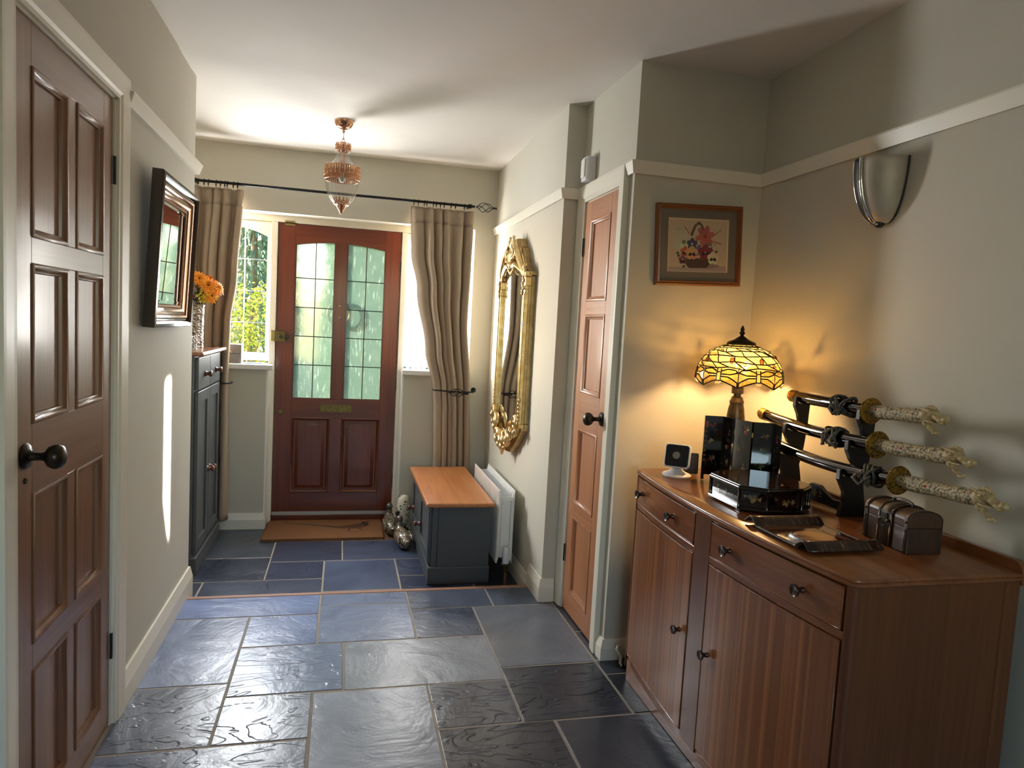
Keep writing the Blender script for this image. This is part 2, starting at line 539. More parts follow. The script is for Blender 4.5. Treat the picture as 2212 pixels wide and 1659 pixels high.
# ------------------------------------------------------------------ geometry builder
class G:
    def __init__(s):
        s.bm = bmesh.new()
        s.cl = None
        s.col = None
    def color(s, c):
        if s.cl is None:
            s.cl = s.bm.loops.layers.float_color.new('Col')
        s.col = c
        return s
    def f(s, vs):
        try:
            fc = s.bm.faces.new(vs)
        except ValueError:
            return None
        if s.cl is not None:
            for lp in fc.loops:
                lp[s.cl] = s.col
        return fc
    def v(s, p):
        return s.bm.verts.new(p)
    def box(s, x0, x1, y0, y1, z0, z1):
        a = [s.v((x, y, z)) for x in (x0, x1) for y in (y0, y1) for z in (z0, z1)]
        for q in ((0, 1, 3, 2), (4, 6, 7, 5), (0, 4, 5, 1), (2, 3, 7, 6), (0, 2, 6, 4), (1, 5, 7, 3)):
            s.f([a[i] for i in q])
        return s
    def prism(s, pts, axis, a, b):
        def P(p, t):
            if axis == 'x':
                return (t, p[0], p[1])
            if axis == 'y':
                return (p[0], t, p[1])
            return (p[0], p[1], t)
        A = [s.v(P(p, a)) for p in pts]
        B = [s.v(P(p, b)) for p in pts]
        n = len(pts)
        for i in range(n):
            s.f([A[i], A[(i + 1) % n], B[(i + 1) % n], B[i]])
        s.f(A[::-1])
        s.f(B)
        return s
    def rings(s, rs, closed_u=True, cap=True, loop=False):
        R = [[s.v(p) for p in r] for r in rs]
        m = len(R)
        for i in range(m if loop else m - 1):
            a, b = R[i], R[(i + 1) % m]
            n = len(a)
            for j in range(n if closed_u else n - 1):
                k = (j + 1) % n
                s.f([a[j], a[k], b[k], b[j]])
        if cap and closed_u and not loop:
            s.f(R[0][::-1])
            s.f(R[-1])
        return s
    def lathe(s, prof, c=(0, 0, 0), n=24, axis='z', rib=None, a0=0.0, a1=2 * PI):
        full = abs(a1 - a0 - 2 * PI) < 1e-6
        rs = []
        for (r, h) in prof:
            ring = []
            for j in range(n if full else n + 1):
                a = a0 + (a1 - a0) * j / n
                rr = max(r, 1e-4) * (rib(a, h) if rib else 1)
                p, q = rr * math.cos(a), rr * math.sin(a)
                if axis == 'z':
                    ring.append((c[0] + p, c[1] + q, c[2] + h))
                elif axis == 'x':
                    ring.append((c[0] + h, c[1] + p, c[2] + q))
                else:
                    ring.append((c[0] + p, c[1] + h, c[2] + q))
            rs.append(ring)
        return s.rings(rs, closed_u=full, cap=full)
    def tube(s, pts, r, n=8, closed=False, flat=1.0):
        pts = [Vector(p) for p in pts]
        m = len(pts)
        rs = []
        ref = None
        for i, p in enumerate(pts):
            if closed:
                t = pts[(i + 1) % m] - pts[i - 1]
            else:
                t = pts[min(i + 1, m - 1)] - pts[max(i - 1, 0)]
            if t.length < 1e-9:
                t = Vector((0, 0, 1))
            t.normalize()
            if ref is None:
                ref = Vector((0, 0, 1)) if abs(t.z) < 0.9 else Vector((1, 0, 0))
            u = (ref - t * ref.dot(t))
            if u.length < 1e-6:
                u = t.orthogonal()
            u.normalize()
            ref = u
            w_ = t.cross(u)
            rr = r[i] if isinstance(r, (list, tuple)) else r
            rs.append([p + u * (rr * flat * math.cos(2 * PI * j / n)) + w_ * (rr * math.sin(2 * PI * j / n)) for j in range(n)])
        return s.rings(rs, loop=closed)
    def ell(s, c, rx, ry, rz, u=16, v=10, rot=None):
        rs = []
        for i in range(v + 1):
            t = -PI / 2 + PI * i / v
            ring = []
            for j in range(u):
                a = 2 * PI * j / u
                p = Vector((rx * max(math.cos(t), 1e-3) * math.cos(a), ry * max(math.cos(t), 1e-3) * math.sin(a), rz * math.sin(t)))
                if rot is not None:
                    p = rot @ p
                ring.append(p + Vector(c))
            rs.append(ring)
        return s.rings(rs)
    def poly(s, pts):
        s.f([s.v(p) for p in pts])
        return s
    def sheet(s, fn, nu, nv, closed_u=False):
        rs = [[fn(i / nu, j / nv) for i in range(nu if closed_u else nu + 1)] for j in range(nv + 1)]
        return s.rings(rs, closed_u=closed_u, cap=False)
    def build(s, name, m, parent=None, smooth=None, bevel=0.0, seg=2, local=False, mods=(), solid=0.0):
        me = bpy.data.meshes.new(name)
        if parent is not None and not local:
            bmesh.ops.translate(s.bm, verts=s.bm.verts, vec=-root_loc(parent))
        bmesh.ops.recalc_face_normals(s.bm, faces=s.bm.faces)
        s.bm.to_mesh(me)
        s.bm.free()
        me.materials.append(MATS[m])
        if smooth is not None:
            me.shade_smooth()
            me.set_sharp_from_angle(angle=math.radians(smooth))
        o = bpy.data.objects.new(name, me)
        C.objects.link(o)
        if parent is not None:
            o.parent = parent
        if solid:
            md = o.modifiers.new('thickness', 'SOLIDIFY')
            md.thickness = solid
            md.offset = 0
        if bevel:
            md = o.modifiers.new('edge', 'BEVEL')
            md.width = bevel
            md.segments = seg
            md.limit_method = 'ANGLE'
            md.angle_limit = math.radians(35)
        for kind, kw in mods:
            md = o.modifiers.new(kind.lower(), kind)
            for k, v_ in kw.items():
                setattr(md, k, v_)
        return o

def root_loc(o):
    v = Vector((0, 0, 0))
    while o is not None:
        v += o.location
        o = o.parent
    return v

def tag(o, label=None, cat=None, group=None, kind=None):
    if label:
        o['label'] = label
    if cat:
        o['category'] = cat
    if group:
        o['group'] = group
    if kind:
        o['kind'] = kind
    return o

def thing(name, loc, label, cat, group=None, kind=None, rot=(0, 0, 0)):
    o = bpy.data.objects.new(name, None)
    o.empty_display_size = 0.05
    C.objects.link(o)
    o.location = loc
    o.rotation_euler = rot
    return tag(o, label, cat, group, kind)

def copy_tree(o, parent=None):
    c = o.copy()
    C.objects.link(c)
    c.parent = parent
    for ch in o.children:
        copy_tree(ch, c)
    return c

def lerp(a, b, t):
    return a + (b - a) * t

def curve(pts, t):
    # piecewise linear-smooth interpolation of (t, value)
    for i in range(len(pts) - 1):
        if t <= pts[i + 1][0]:
            k = (t - pts[i][0]) / max(1e-9, pts[i + 1][0] - pts[i][0])
            k = max(0.0, min(1.0, k))
            k = k * k * (3 - 2 * k)
            return lerp(pts[i][1], pts[i + 1][1], k)
    return pts[-1][1]

# ------------------------------------------------------------------ the setting
LZ = -0.065      # lower floor by the front door
CEIL = 2.445
STEP = 3.484

def sweep(name, path, prof, m, parent=None, closed=False, bevel=0.0):
    # sweep a (offset, z) profile along a floor-plan path, room on the right-hand side
    g = G()
    n = len(path)
    P = [Vector((p[0], p[1])) for p in path]
    rs = []
    for i in range(n):
        d0 = (P[i] - P[i - 1]).normalized() if i > 0 else None
        d1 = (P[i + 1] - P[i]).normalized() if i < n - 1 else None
        n0 = Vector((d0.y, -d0.x)) if d0 is not None else None
        n1 = Vector((d1.y, -d1.x)) if d1 is not None else None
        if n0 is None:
            mv = n1
        elif n1 is None:
            mv = n0
        else:
            b = (n0 + n1)
            mv = b / max(1e-6, b.length_squared) * 2
        rs.append([(P[i].x + mv.x * d, P[i].y + mv.y * d, z) for d, z in prof])
    g.rings(rs)
    return g.build(name, m, parent, bevel=bevel)

def skirt(z0, h, t=0.018):
    return [(-0.004, z0), (t, z0), (t, z0 + 0.60 * h), (t * 0.9, z0 + 0.66 * h), (t * 0.45, z0 + h), (-0.004, z0 + h)]
def rail(z0, z1, t=0.024):
    return [(-0.004, z0 + 0.004), (t * 0.55, z0), (t, z1 - 0.006), (t, z1), (-0.004, z1)]

# --- floors
fl = tag(G().box(-0.80, 1.80, -2.6, STEP - 0.028, -0.10, -0.0022).build('floor', 'grout'), 'upper slate floor of the hall with pale grout joints', 'floor', kind='structure')
fl2 = tag(G().box(-1.12, 1.10, STEP - 0.02, 4.965, -0.17, LZ - 0.0022).build('floor', 'grout'), 'lower slate floor inside the front door, one step down', 'floor', kind='structure')
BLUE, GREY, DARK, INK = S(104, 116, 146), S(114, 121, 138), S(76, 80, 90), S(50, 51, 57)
XG = (-0.685, -0.37, -0.065, 0.045, 0.355, 0.66, 0.77, 1.068)
TL = [  # x0, x1, y0, y1, colour, cleft relief
    (-0.70, -0.067, 3.222, 3.455, BLUE, .06), (-0.067, 0.353, 3.312, 3.455, GREY, .05), (-0.067, 0.353, 2.916, 3.312, GREY, .1),
    (0.353, 0.763, 3.226, 3.455, DARK, .18), (0.763, 1.02, 3.226, 3.455, DARK, .12), (0.353, 0.658, 2.916, 3.226, DARK, .22),
    (0.658, 1.068, 2.616, 3.226, S(104, 104, 106), .06), (-0.70, -0.37, 2.63, 3.222, GREY, .05), (-0.37, -0.067, 2.916, 3.222, BLUE, .08),
    (-0.37, 0.043, 2.53, 2.916, S(106, 116, 136), .30), (0.043, 0.658, 2.522, 2.916, S(132, 133, 134), .06), (-0.70, -0.37, 2.238, 2.63, S(96, 98, 102), .34),
    (-0.37, -0.067, 2.238, 2.53, S(110, 114, 121), .28), (-0.067, 0.353, 1.93, 2.522, S(122, 125, 131), .05), (0.353, 0.658, 2.226, 2.522, S(68, 69, 75), .3),
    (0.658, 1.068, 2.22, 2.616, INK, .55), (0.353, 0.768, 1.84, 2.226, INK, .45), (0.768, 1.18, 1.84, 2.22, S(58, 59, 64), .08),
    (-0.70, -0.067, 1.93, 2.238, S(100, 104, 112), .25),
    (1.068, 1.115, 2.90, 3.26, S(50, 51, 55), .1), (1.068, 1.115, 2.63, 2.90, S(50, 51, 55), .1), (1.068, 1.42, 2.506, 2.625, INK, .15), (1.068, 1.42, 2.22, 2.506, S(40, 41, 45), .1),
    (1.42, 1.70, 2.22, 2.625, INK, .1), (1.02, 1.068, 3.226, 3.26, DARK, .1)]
y = 1.84
row = 0
while y > -2.6:
    h = (0.30, 0.40, 0.30, 0.60)[row % 4]
    x = -0.70
    k = row
    first = True
    while x < 1.70:
        wd = (0.30, 0.60, 0.40, 0.30)[k % 4]
        y1 = y
        if row == 0 and x < 0.353:
            y1 = 1.93
        TL.append((x, min(1.70, x + wd) if x + wd < 1.60 else 1.70, y - h, y1, random.choice((BLUE, GREY, DARK)), random.choice((.05, .1, .3))))
        x = TL[-1][1]
        k += 1
    y -= h
    row += 1
TL2 = [(-1.06, -0.374, 4.218, 4.81, S(66, 68, 72), .05), (-0.374, 0.036, 4.135, 4.51, S(54, 56, 68), .18), (0.036, 0.50, 4.135, 4.51, S(66, 70, 84), .05),
       (-1.06, -0.374, 3.848, 4.218, S(48, 50, 60), .2), (-0.374, -0.066, 3.848, 4.135, S(56, 60, 74), .05), (-0.066, 0.346, 3.66, 4.135, S(72, 78, 94), .05),
       (0.346, 0.65, 3.853, 4.135, S(56, 60, 74), .2), (0.346, 0.75, 3.49, 3.853, S(52, 56, 70), .1), (-0.68, -0.066, 3.49, 3.848, S(66, 70, 82), .05), (-1.06, -0.68, 3.49, 3.848, S(60, 62, 72), .05),
       (-0.066, 0.346, 3.49, 3.66, S(66, 70, 82), .05), (0.65, 1.012, 3.853, 4.25, S(56, 58, 64), .1), (0.75, 1.012, 3.49, 3.853, INK, .1), (0.50, 1.012, 4.25, 4.81, INK, .1), (0.50, 0.65, 4.135, 4.25, INK, .1)]
def lay(tiles, top, parent, gap=0.0032):
    for (x0, x1, y0, y1, c, a) in tiles:
        dz = random.uniform(-0.0012, 0.0)
        g = G()
        j = lambda: random.uniform(-0.0012, 0.0012)
        e = 0.003
        lo = [(x0 + gap + j(), y0 + gap + j()), (x1 - gap + j(), y0 + gap + j()), (x1 - gap + j(), y1 - gap + j()), (x0 + gap + j(), y1 - gap + j())]
        cx, cy = (x0 + x1) / 2, (y0 + y1) / 2
        def ins(p, d):
            return (p[0] + (d if p[0] < cx else -d), p[1] + (d if p[1] < cy else -d))
        rs = []
        for dd, zz in ((0, top - 0.012), (0, top - 0.003 + dz), (0.0015, top - 0.0008 + dz), (e, top + dz)):
            rs.append([ins(p, dd) + (zz,) for p in lo])
        g.rings(rs)
        o = g.build('tile', 'slate', parent)
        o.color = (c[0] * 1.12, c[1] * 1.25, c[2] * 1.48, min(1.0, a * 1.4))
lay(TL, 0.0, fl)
lay(TL2, LZ, fl2)
tag(G().box(-0.70, 1.012, STEP - 0.029, STEP, -0.06, 0.001).build('trim_1', 'nosing_x', bevel=0.003), 'pale timber nosing along the edge of the floor step', 'step nosing', kind='structure')
tag(G().box(-0.72, 1.05, STEP - 0.05, STEP - 0.012, -0.17, -0.058).build('trim_2', 'white_gloss'), 'low painted riser under the floor step nosing', 'step riser', kind='structure')

# --- ceiling
def ceil_fn(u, v):
    x = lerp(-1.3, 1.9, u)
    y = lerp(-2.7, 5.1, v)
    z = CEIL + 0.004 * math.sin(3.1 * x + 1.3 * y) + 0.003 * math.sin(2.3 * y - 1.1 * x)
    if abs(y - 3.42 - 0.05 * math.sin(2 * x)) < 0.15:
        z -= 0.006
    return (x, y, z)
g = G().sheet(ceil_fn, 30, 90)
g.box(-1.3, 1.9, -2.7, 5.1, CEIL + 0.03, CEIL + 0.08)
tag(g.build('ceiling', 'ceiling_paint', smooth=40), 'off-white plaster ceiling, slightly uneven', 'ceiling', kind='structure')

# --- walls
TOP = CEIL + 0.02
g = G()
D1 = (1.70, 2.43, 2.015)   # opening of the left panelled door
g.box(-0.85, -0.70, -2.6, D1[0], -0.05, TOP).box(-0.85, -0.70, D1[1], 3.49, -0.05, TOP).box(-0.85, -0.70, D1[0], D1[1], D1[2], TOP)
g.box(-1.16, -0.70, 3.49, 3.57, -0.17, TOP).box(-1.16, -1.06, 3.57, 5.06, -0.17, TOP).box(-1.0, -0.85, D1[0] - 0.1, D1[1] + 0.1, -0.05, TOP)
tag(g.build('wall_left', 'wall_paint'), 'sage-cream left wall with the tall panelled door', 'wall', kind='structure')
g = G()
WX0, WX1, HEAD, SILL = -0.98, 0.864, 2.032, 1.004
PL, PR = -0.486, 0.413       # inner ends of the walls below the windows
g.box(-1.16, 1.20, 4.81, 5.06, HEAD, TOP).box(-1.16, WX0, 4.81, 5.06, -0.17, HEAD).box(WX1, 1.20, 4.81, 5.06, -0.17, HEAD)
g.box(WX0, PL, 4.81, 5.06, -0.17, SILL).box(PR, WX1, 4.81, 5.06, -0.17, SILL)
tag(g.build('wall_back', 'wall_paint'), 'far wall around the front door and its side windows', 'wall', kind='structure')
g = G()
D2 = (2.745, 3.185, 1.985)
g.box(1.012, 1.40, 3.26, 4.85, -0.17, TOP)
g.box(1.105, 1.22, 2.63, D2[0], -0.05, TOP).box(1.105, 1.22, D2[1], 3.26, -0.05, TOP).box(1.105, 1.22, D2[0], D2[1], D2[2], TOP)
g.box(1.22, 1.80, 2.63, 3.26, -0.05, TOP)
g.box(1.675, 1.80, -2.6, 2.63, -0.05, TOP)
tag(g.build('wall_right', 'wall_paint'), 'stepped right wall with the narrow cupboard door and lamp corner', 'wall', kind='structure')
g = G()
g.box(-0.85, -0.40, -2.70, -2.6, -0.05, TOP).box(1.10, 1.80, -2.70, -2.6, -0.05, TOP).box(-0.40, 1.10, -2.70, -2.6, -0.05, 0.95).box(-0.40, 1.10, -2.70, -2.6, 2.15, TOP)
tag(g.build('wall_near', 'wall_paint'), 'rear wall of the hall behind the viewer', 'wall', kind='structure')

# --- skirting boards and picture rails
tag(sweep('baseboard_left', [(-0.70, 2.50), (-0.70, 3.57), (-0.79, 3.57)], skirt(0.0, 0.118), 'trim_paint'), 'cream skirting board along the left wall', 'skirting', kind='structure')
sweep('lower_skirting', [(-0.70, STEP + 0.002), (-0.70, 3.57), (-1.06, 3.57), (-1.06, 4.81), (PL, 4.81), (PL, 4.945)], skirt(LZ, 0.106), 'trim_paint', bpy.data.objects['baseboard_left'])
tag(sweep('baseboard_left', [(-0.70, -2.58), (-0.70, 1.60)], skirt(0.0, 0.118), 'trim_paint'), 'cream skirting board left of the panelled door', 'skirting', kind='structure')
tag(sweep('baseboard_right', [(PR, 4.945), (PR, 4.81), (1.012, 4.81), (1.012, STEP + 0.002)], skirt(LZ, 0.106), 'trim_paint'), 'cream skirting behind the radiator on the lower floor', 'skirting', kind='structure')
tag(sweep('baseboard_right', [(1.012, 3.478), (1.012, 3.26), (1.075, 3.26)], skirt(0.0, 0.118), 'trim_paint'), 'cream skirting block at the corner above the step', 'skirting', kind='structure')
tag(sweep('baseboard_right', [(1.105, 2.682), (1.105, 2.63), (1.675, 2.63), (1.675, -2.58)], skirt(0.0, 0.088), 'trim_paint'), 'cream skirting running behind the sideboard', 'skirting', kind='structure')
tag(sweep('trim_3', [(-0.70, 2.495), (-0.70, 3.57), (-1.06, 3.57)], rail(2.005, 2.052, 0.03), 'trim_paint'), 'white picture rail on the left wall above the dark-framed mirror', 'picture rail', kind='structure')
tag(sweep('trim_4', [(1.012, 4.806), (1.012, 3.26), (1.08, 3.26)], rail(2.003, 2.05), 'trim_paint'), 'cream picture rail above the gilt mirror', 'picture rail', kind='structure')
tag(sweep('trim_5', [(1.105, 2.68), (1.105, 2.63), (1.675, 2.63), (1.675, -2.58)], rail(2.006, 2.056), 'trim_paint'), 'cream picture rail over the flower print and lamp corner', 'picture rail', kind='structure')

# --- generic flat joinery in a (u, v, w) frame
class J:
    def __init__(s, mp):
        s.mp = mp
    def box(s, g, u0, u1, v0, v1, w0, w1):
        a, b = s.mp(u0, v0, w0), s.mp(u1, v1, w1)
        lo = [min(p, q) for p, q in zip(a, b)]
        hi = [max(p, q) for p, q in zip(a, b)]
        return g.box(lo[0], hi[0], lo[1], hi[1], lo[2], hi[2])
    def loop(s, g, u0, u1, v0, v1, prof, cap=False):
        rs = [[s.mp(*p) for p in ((u0 + d, v0 + d, w_), (u1 - d, v0 + d, w_), (u1 - d, v1 - d, w_), (u0 + d, v1 - d, w_))] for d, w_ in prof]
        g.rings(rs, cap=False)
        if cap:
            g.f([g.v(p) for p in rs[-1]])
        return g
MOULD = [(0.0, 0.0), (0.0, 0.003), (0.004, 0.005), (0.010, 0.003), (0.014, -0.004), (0.020, -0.006), (0.022, -0.013)]

def panelled_door(root, j, U, V, cols, rows, mv, mh, panel_mat, th=0.035):
    u0, u1 = U
    v0, v1 = V
    part = lambda n, a, b, c, d, m: j.box(G(), a, b, c, d, -th, 0).build(n, m, root, bevel=0.0012)
    part('stile', u0, cols[0][0], v0, v1, mv)
    part('stile', cols[-1][1], u1, v0, v1, mv)
    edges = [v0] + [x for r in rows for x in r] + [v1]
    for i in range(0, len(edges), 2):
        part('rail', cols[0][0], cols[-1][1], edges[i], edges[i + 1], mh)
    for k in range(len(cols) - 1):
        for r in rows:
            part('muntin', cols[k][1], cols[k + 1][0], r[0], r[1], mv)
    for c in cols:
        for r in rows:
            p = j.box(G(), c[0], c[1], r[0], r[1], -th, -0.013).build('panel', panel_mat, root)
            j.loop(G(), c[0], c[1], r[0], r[1], MOULD).build('moulding', mv, p, smooth=50)

def door_knob(root, base, out, m='bronze'):
    # round rose, slim neck and oval knob turned along the outward x direction
    s = out
    P = lambda prof: [(r, s * h) for r, h in prof]
    k = G().lathe(P([(0.0, 0.010), (0.011, 0.010), (0.0095, 0.020), (0.009, 0.034), (0.012, 0.042), (0.024, 0.050), (0.0285, 0.060), (0.029, 0.068), (0.025, 0.078), (0.014, 0.084), (0.0, 0.086)]), base, 28, 'x').build('knob', m, root, smooth=60)
    G().lathe(P([(0.0, 0.0), (0.030, 0.0), (0.031, 0.003), (0.027, 0.008), (0.018, 0.010), (0.014, 0.014), (0.0, 0.014)]), base, 28, 'x').build('rose', m, k, smooth=40)

def hinge(root, x0, x1, y0, y1, z, h=0.085):
    g = G().box(x0, x1, y0, y1, z - h / 2, z + h / 2)
    g.cyl = None
    g.lathe([(0.0, -h / 2), (0.0035, -h / 2), (0.0035, h / 2), (0.0, h / 2)], (x1 if abs(x1) < abs(x0) else x0, (y0 + y1) / 2, z), 10)
    g.build('hinge', 'dark_steel', root)

ROWS = [(0.10, 0.478), (0.545, 0.916), (1.083, 1.458), (1.518, 1.900)]
# --- left panelled door
d1 = thing('door_1', (-0.705, 2.08, 0), 'brown stripped-pine eight-panel door with a dark knob in the left wall', 'door', kind='structure')
j1 = J(lambda u, v, w_: (-0.705 + w_, u, v))
panelled_door(d1, j1, (1.758, 2.402), (0.006, 1.996), [(1.834, 2.048), (2.108, 2.322)], ROWS, 'pine_z', 'pine_y', 'pine_z')
door_knob(d1, (-0.705, 1.795, 1.013), 1)
G().lathe([(0.0, 0.0), (0.007, 0.0), (0.007, 0.003), (0.0, 0.003)], (-0.705, 1.795, 0.955), 14, 'x').build('keyhole_plate', 'bronze', d1)
for z in (1.785, 0.27):
    hinge(d1, -0.703, -0.6985, 2.400, 2.410, z)
c1 = thing('trim_6', (-0.70, 2.08, 0), 'cream moulded architrave around the left panelled door', 'architrave', kind='structure')
def casing(root, sx, xw, y0, y1, ztop, wd, t, lin):
    # two legs and a head with a stepped face; opening y0..y1; sx = outward direction in x
    def strip(n, ya, yb, za, zb, inner, mitre):
        g = G()
        if mitre == 'leg':
            prof = [(0, 0), (0, t * 0.55), (0.012, t * 0.55), (0.02, t * 0.8), (wd - 0.012, t), (wd, t), (wd, 0)]
            s_ = -1 if inner < (ya + yb) / 2 - 1e-6 or inner == ya else 1
            rs = []
            for zi, full in ((0.0, 0), (ztop, 1)):
                rs.append([(xw + sx * w_, inner + (d if inner == ya else -d), zi + (d if full else 0)) for d, w_ in prof])
            g.rings(rs)
        else:
            prof = [(0, 0), (0, t * 0.55), (0.012, t * 0.55), (0.02, t * 0.8), (wd - 0.012, t), (wd, t), (wd, 0)]
            rs = []
            for yy, sg in ((y0, -1), (y1, 1)):
                rs.append([(xw + sx * w_, yy + sg * d, ztop + d) for d, w_ in prof])
            g.rings(rs)
        g.build(n, 'trim_paint', root)
    strip('casing_leg', y1, y1 + wd, 0, ztop, y1, 'leg')
    strip('casing_leg', y0 - wd, y0, 0, ztop, y0, 'leg')
    strip('casing_head', y0, y1, ztop, ztop + wd, y0, 'head')
    a, b = sorted((xw - sx * 0.10, xw))
    G().box(a, b, y1 - lin, y1 + 0.02, 0, ztop + 0.02).build('lining', 'trim_paint', root)
    G().box(a, b, y0 - 0.02, y0 + lin, 0, ztop + 0.02).build('lining', 'trim_paint', root)
    G().box(a, b, y0 - 0.02, y1 + 0.02, ztop - 0.006, ztop + 0.02).build('lining', 'trim_paint', root)
casing(c1, 1, -0.70, 1.715, 2.415, 2.003, 0.078, 0.02, 0.010)
G().box(-0.74, -0.702, 1.716, 1.752, 0, 2.0).build('door_stop', 'trim_paint', c1)
# --- narrow cupboard door on the right
d2 = thing('door_2', (1.10, 2.967, 0), 'narrow stripped-pine four-panel cupboard door with a dark knob', 'door', kind='structure')
j2 = J(lambda u, v, w_: (1.100 - w_, u, v))
panelled_door(d2, j2, (2.760, 3.172), (0.006, 1.974), [(2.845, 3.098)], [(0.103, 0.484), (0.546, 0.913), (1.081, 1.449), (1.51, 1.887)], 'light_pine_z', 'light_pine_y', 'light_pine_z')
door_knob(d2, (1.100, 2.800, 0.995), -1)
for z in (1.768, 0.28):
    hinge(d2, 1.0925, 1.096, 3.170, 3.180, z)
c2 = thing('trim_7', (1.105, 2.967, 0), 'cream moulded architrave around the narrow cupboard door', 'architrave', kind='structure')
casing(c2, -1, 1.105, 2.757, 3.178, 1.980, 0.075, 0.025, 0.004)

# --- front door frame: posts, head, threshold
fr = thing('trim_8', (-0.036, 4.95, LZ), 'white painted frame posts and head around the front door', 'door frame', kind='structure')
for nm, bx in (('post', (PL - 0.004, -0.449, 4.945, 5.03, LZ, 1.9895)), ('post', (0.376, PR + 0.004, 4.945, 5.03, LZ, 1.9895)), ('head', (WX0, WX1, 4.945, 5.03, 1.990, HEAD + 0.002))):
    G().box(*bx).build(nm, 'trim_paint', fr, bevel=0.003)
G().box(PL - 0.003, PL + 0.012, 4.812, 4.95, LZ + 0.10, SILL + 0.02).build('reveal_lining', 'white_gloss', fr, bevel=0.002)
G().box(PR - 0.012, PR + 0.003, 4.812, 4.95, LZ + 0.10, SILL + 0.02).build('reveal_lining', 'white_gloss', fr, bevel=0.002)
for bx in ((-0.452, -0.432, 5.002, 5.03, LZ, 1.9895), (0.359, 0.379, 5.002, 5.03, LZ, 1.9895), (-0.432, 0.359, 5.002, 5.03, 1.972, 1.9895)):
    G().box(*bx).build('rebate', 'trim_paint', fr)
g = G().box(-0.46, 0.39, 4.948, 5.06, LZ - 0.01, -0.018)
g.build('threshold', 'mahogany_x', fr, bevel=0.004)

# --- front door
FD = 4.958
d3 = thing('door_3', (-0.0365, FD, 0), 'red-brown mahogany front door with arched leaded glass and letter slot', 'door', kind='structure')
j3 = J(lambda u, v, w_: (u, FD - w_, v))
DX0, DX1, DZ0, DZ1 = -0.444, 0.371, -0.014, 1.988
LX = ((-0.333, -0.071), (0.008, 0.268))
part = lambda n, a, b, c, d, m, w0=-0.042, w1=0.0, bv=0.0015: j3.box(G(), a, b, c, d, w0, w1).build(n, m, d3, bevel=bv)
part('stile', DX0, -0.333, DZ0, DZ1, 'mahogany_z')
part('stile', 0.268, DX1, DZ0, DZ1, 'mahogany_z')
part('muntin', -0.071, 0.008, 0.803, 1.88, 'mahogany_z', -0.042, -0.001)
part('muntin', -0.075, 0.006, 0.142, 0.672, 'mahogany_z', -0.042, -0.001)
part('rail', -0.333, 0.268, 0.672, 0.803, 'mahogany_x', -0.042, -0.0005)
part('rail', -0.333, 0.268, DZ0, 0.142, 'mahogany_x', -0.042, -0.0005)
def arch(x):
    t = (x + 0.0325) / 0.3005
    return 1.880 - 0.030 * t * t
pts = [(-0.333, DZ1), (0.268, DZ1)] + [(lerp(0.268, -0.333, i / 24), arch(lerp(0.268, -0.333, i / 24))) for i in range(25)]
G().prism(pts, 'y', FD + 0.0005, FD + 0.042).build('arched_rail', 'mahogany_x', d3, smooth=30)
for (a, b) in ((-0.333, -0.075), (0.006, 0.268)):
    p = j3.box(G(), a, b, 0.142, 0.672, -0.034, -0.020).build('panel', 'mahogany_z', d3)
    j3.loop(G(), a, b, 0.142, 0.672, [(0.0, 0.0), (0.004, 0.003), (0.012, -0.002), (0.018, -0.012), (0.020, -0.018)]).build('moulding', 'mahogany_x', p, smooth=50)
    j3.loop(G(), a + 0.030, b - 0.030, 0.172, 0.642, [(0.0, -0.020), (0.022, -0.008), (0.024, -0.008)], cap=True).build('raised_field', 'mahogany_z', p, smooth=40)
HZ = (1.036, 1.233, 1.430, 1.629)
for (a, b) in LX:
    mid = -0.200 if a < -0.1 else 0.138
    cols = (a - 0.002, mid, b + 0.002)
    zs = (0.801,) + HZ
    for ci in range(2):
        for ri in range(5):
            x0, x1 = cols[ci], cols[ci + 1]
            if ri < 4:
                poly = [(x0, zs[ri]), (x1, zs[ri]), (x1, zs[ri + 1]), (x0, zs[ri + 1])]
            else:
                poly = [(x0, zs[4]), (x1, zs[4])] + [(lerp(x1, x0, i / 4), arch(lerp(x1, x0, i / 4)) + 0.003) for i in range(5)]
            G().poly([(x, FD + 0.020 + random.uniform(-0.0004, 0.0004), z) for x, z in poly]).build('glass_pane', 'obscured_glass', d3)
    g = G()
    for z in HZ:
        g.tube([(a, FD + 0.0195, z), (b, FD + 0.0195, z)], 0.0032, 6)
    g.tube([(mid, FD + 0.0195, 0.803), (mid, FD + 0.0195, arch(mid))], 0.0032, 6)
    g.build('lead_came', 'dark_steel', d3)
    g = G()
    bw = 0.007
    for (q, r) in (((a, a + bw), (0.803, arch(a))), ((b - bw, b), (0.803, arch(b))), ((a, b), (0.803, 0.803 + bw))):
        g.box(q[0], q[1], FD + 0.004, FD + 0.018, r[0], r[1])
    g.build('glazing_bead', 'mahogany_z', d3)
# letter slot, lock, keyhole, knocker bolts, weather bar, hinges, door knocker outside
lp = part('letter_slot', -0.142, 0.075, 0.713, 0.768, 'dull_brass', -0.006, 0.001, 0.001)
j3.loop(G(), -0.146, 0.079, 0.709, 0.772, [(0, 0), (0.0, 0.004), (0.005, 0.004), (0.006, 0.001)]).build('slot_rim', 'mahogany_x', lp)
for x in (-0.155, 0.088):
    G().ell((x, FD - 0.002, 0.741), 0.005, 0.003, 0.005, 10, 6).build('bolt', 'dull_brass', lp)
lk = part('night_latch', -0.447, -0.380, 1.190, 1.260, 'dull_brass', 0.0, 0.028, 0.004)
j3.box(G(), -0.478, -0.449, 1.188, 1.264, 0.002, 0.026).build('keep', 'brass', lk, bevel=0.003)
G().lathe([(0.0, 0), (0.014, 0), (0.014, -0.010), (0.011, -0.020), (0.0, -0.020)], (-0.414, FD - 0.028, 1.224), 18, 'y').build('turn_knob', 'dark_steel', lk, smooth=40)
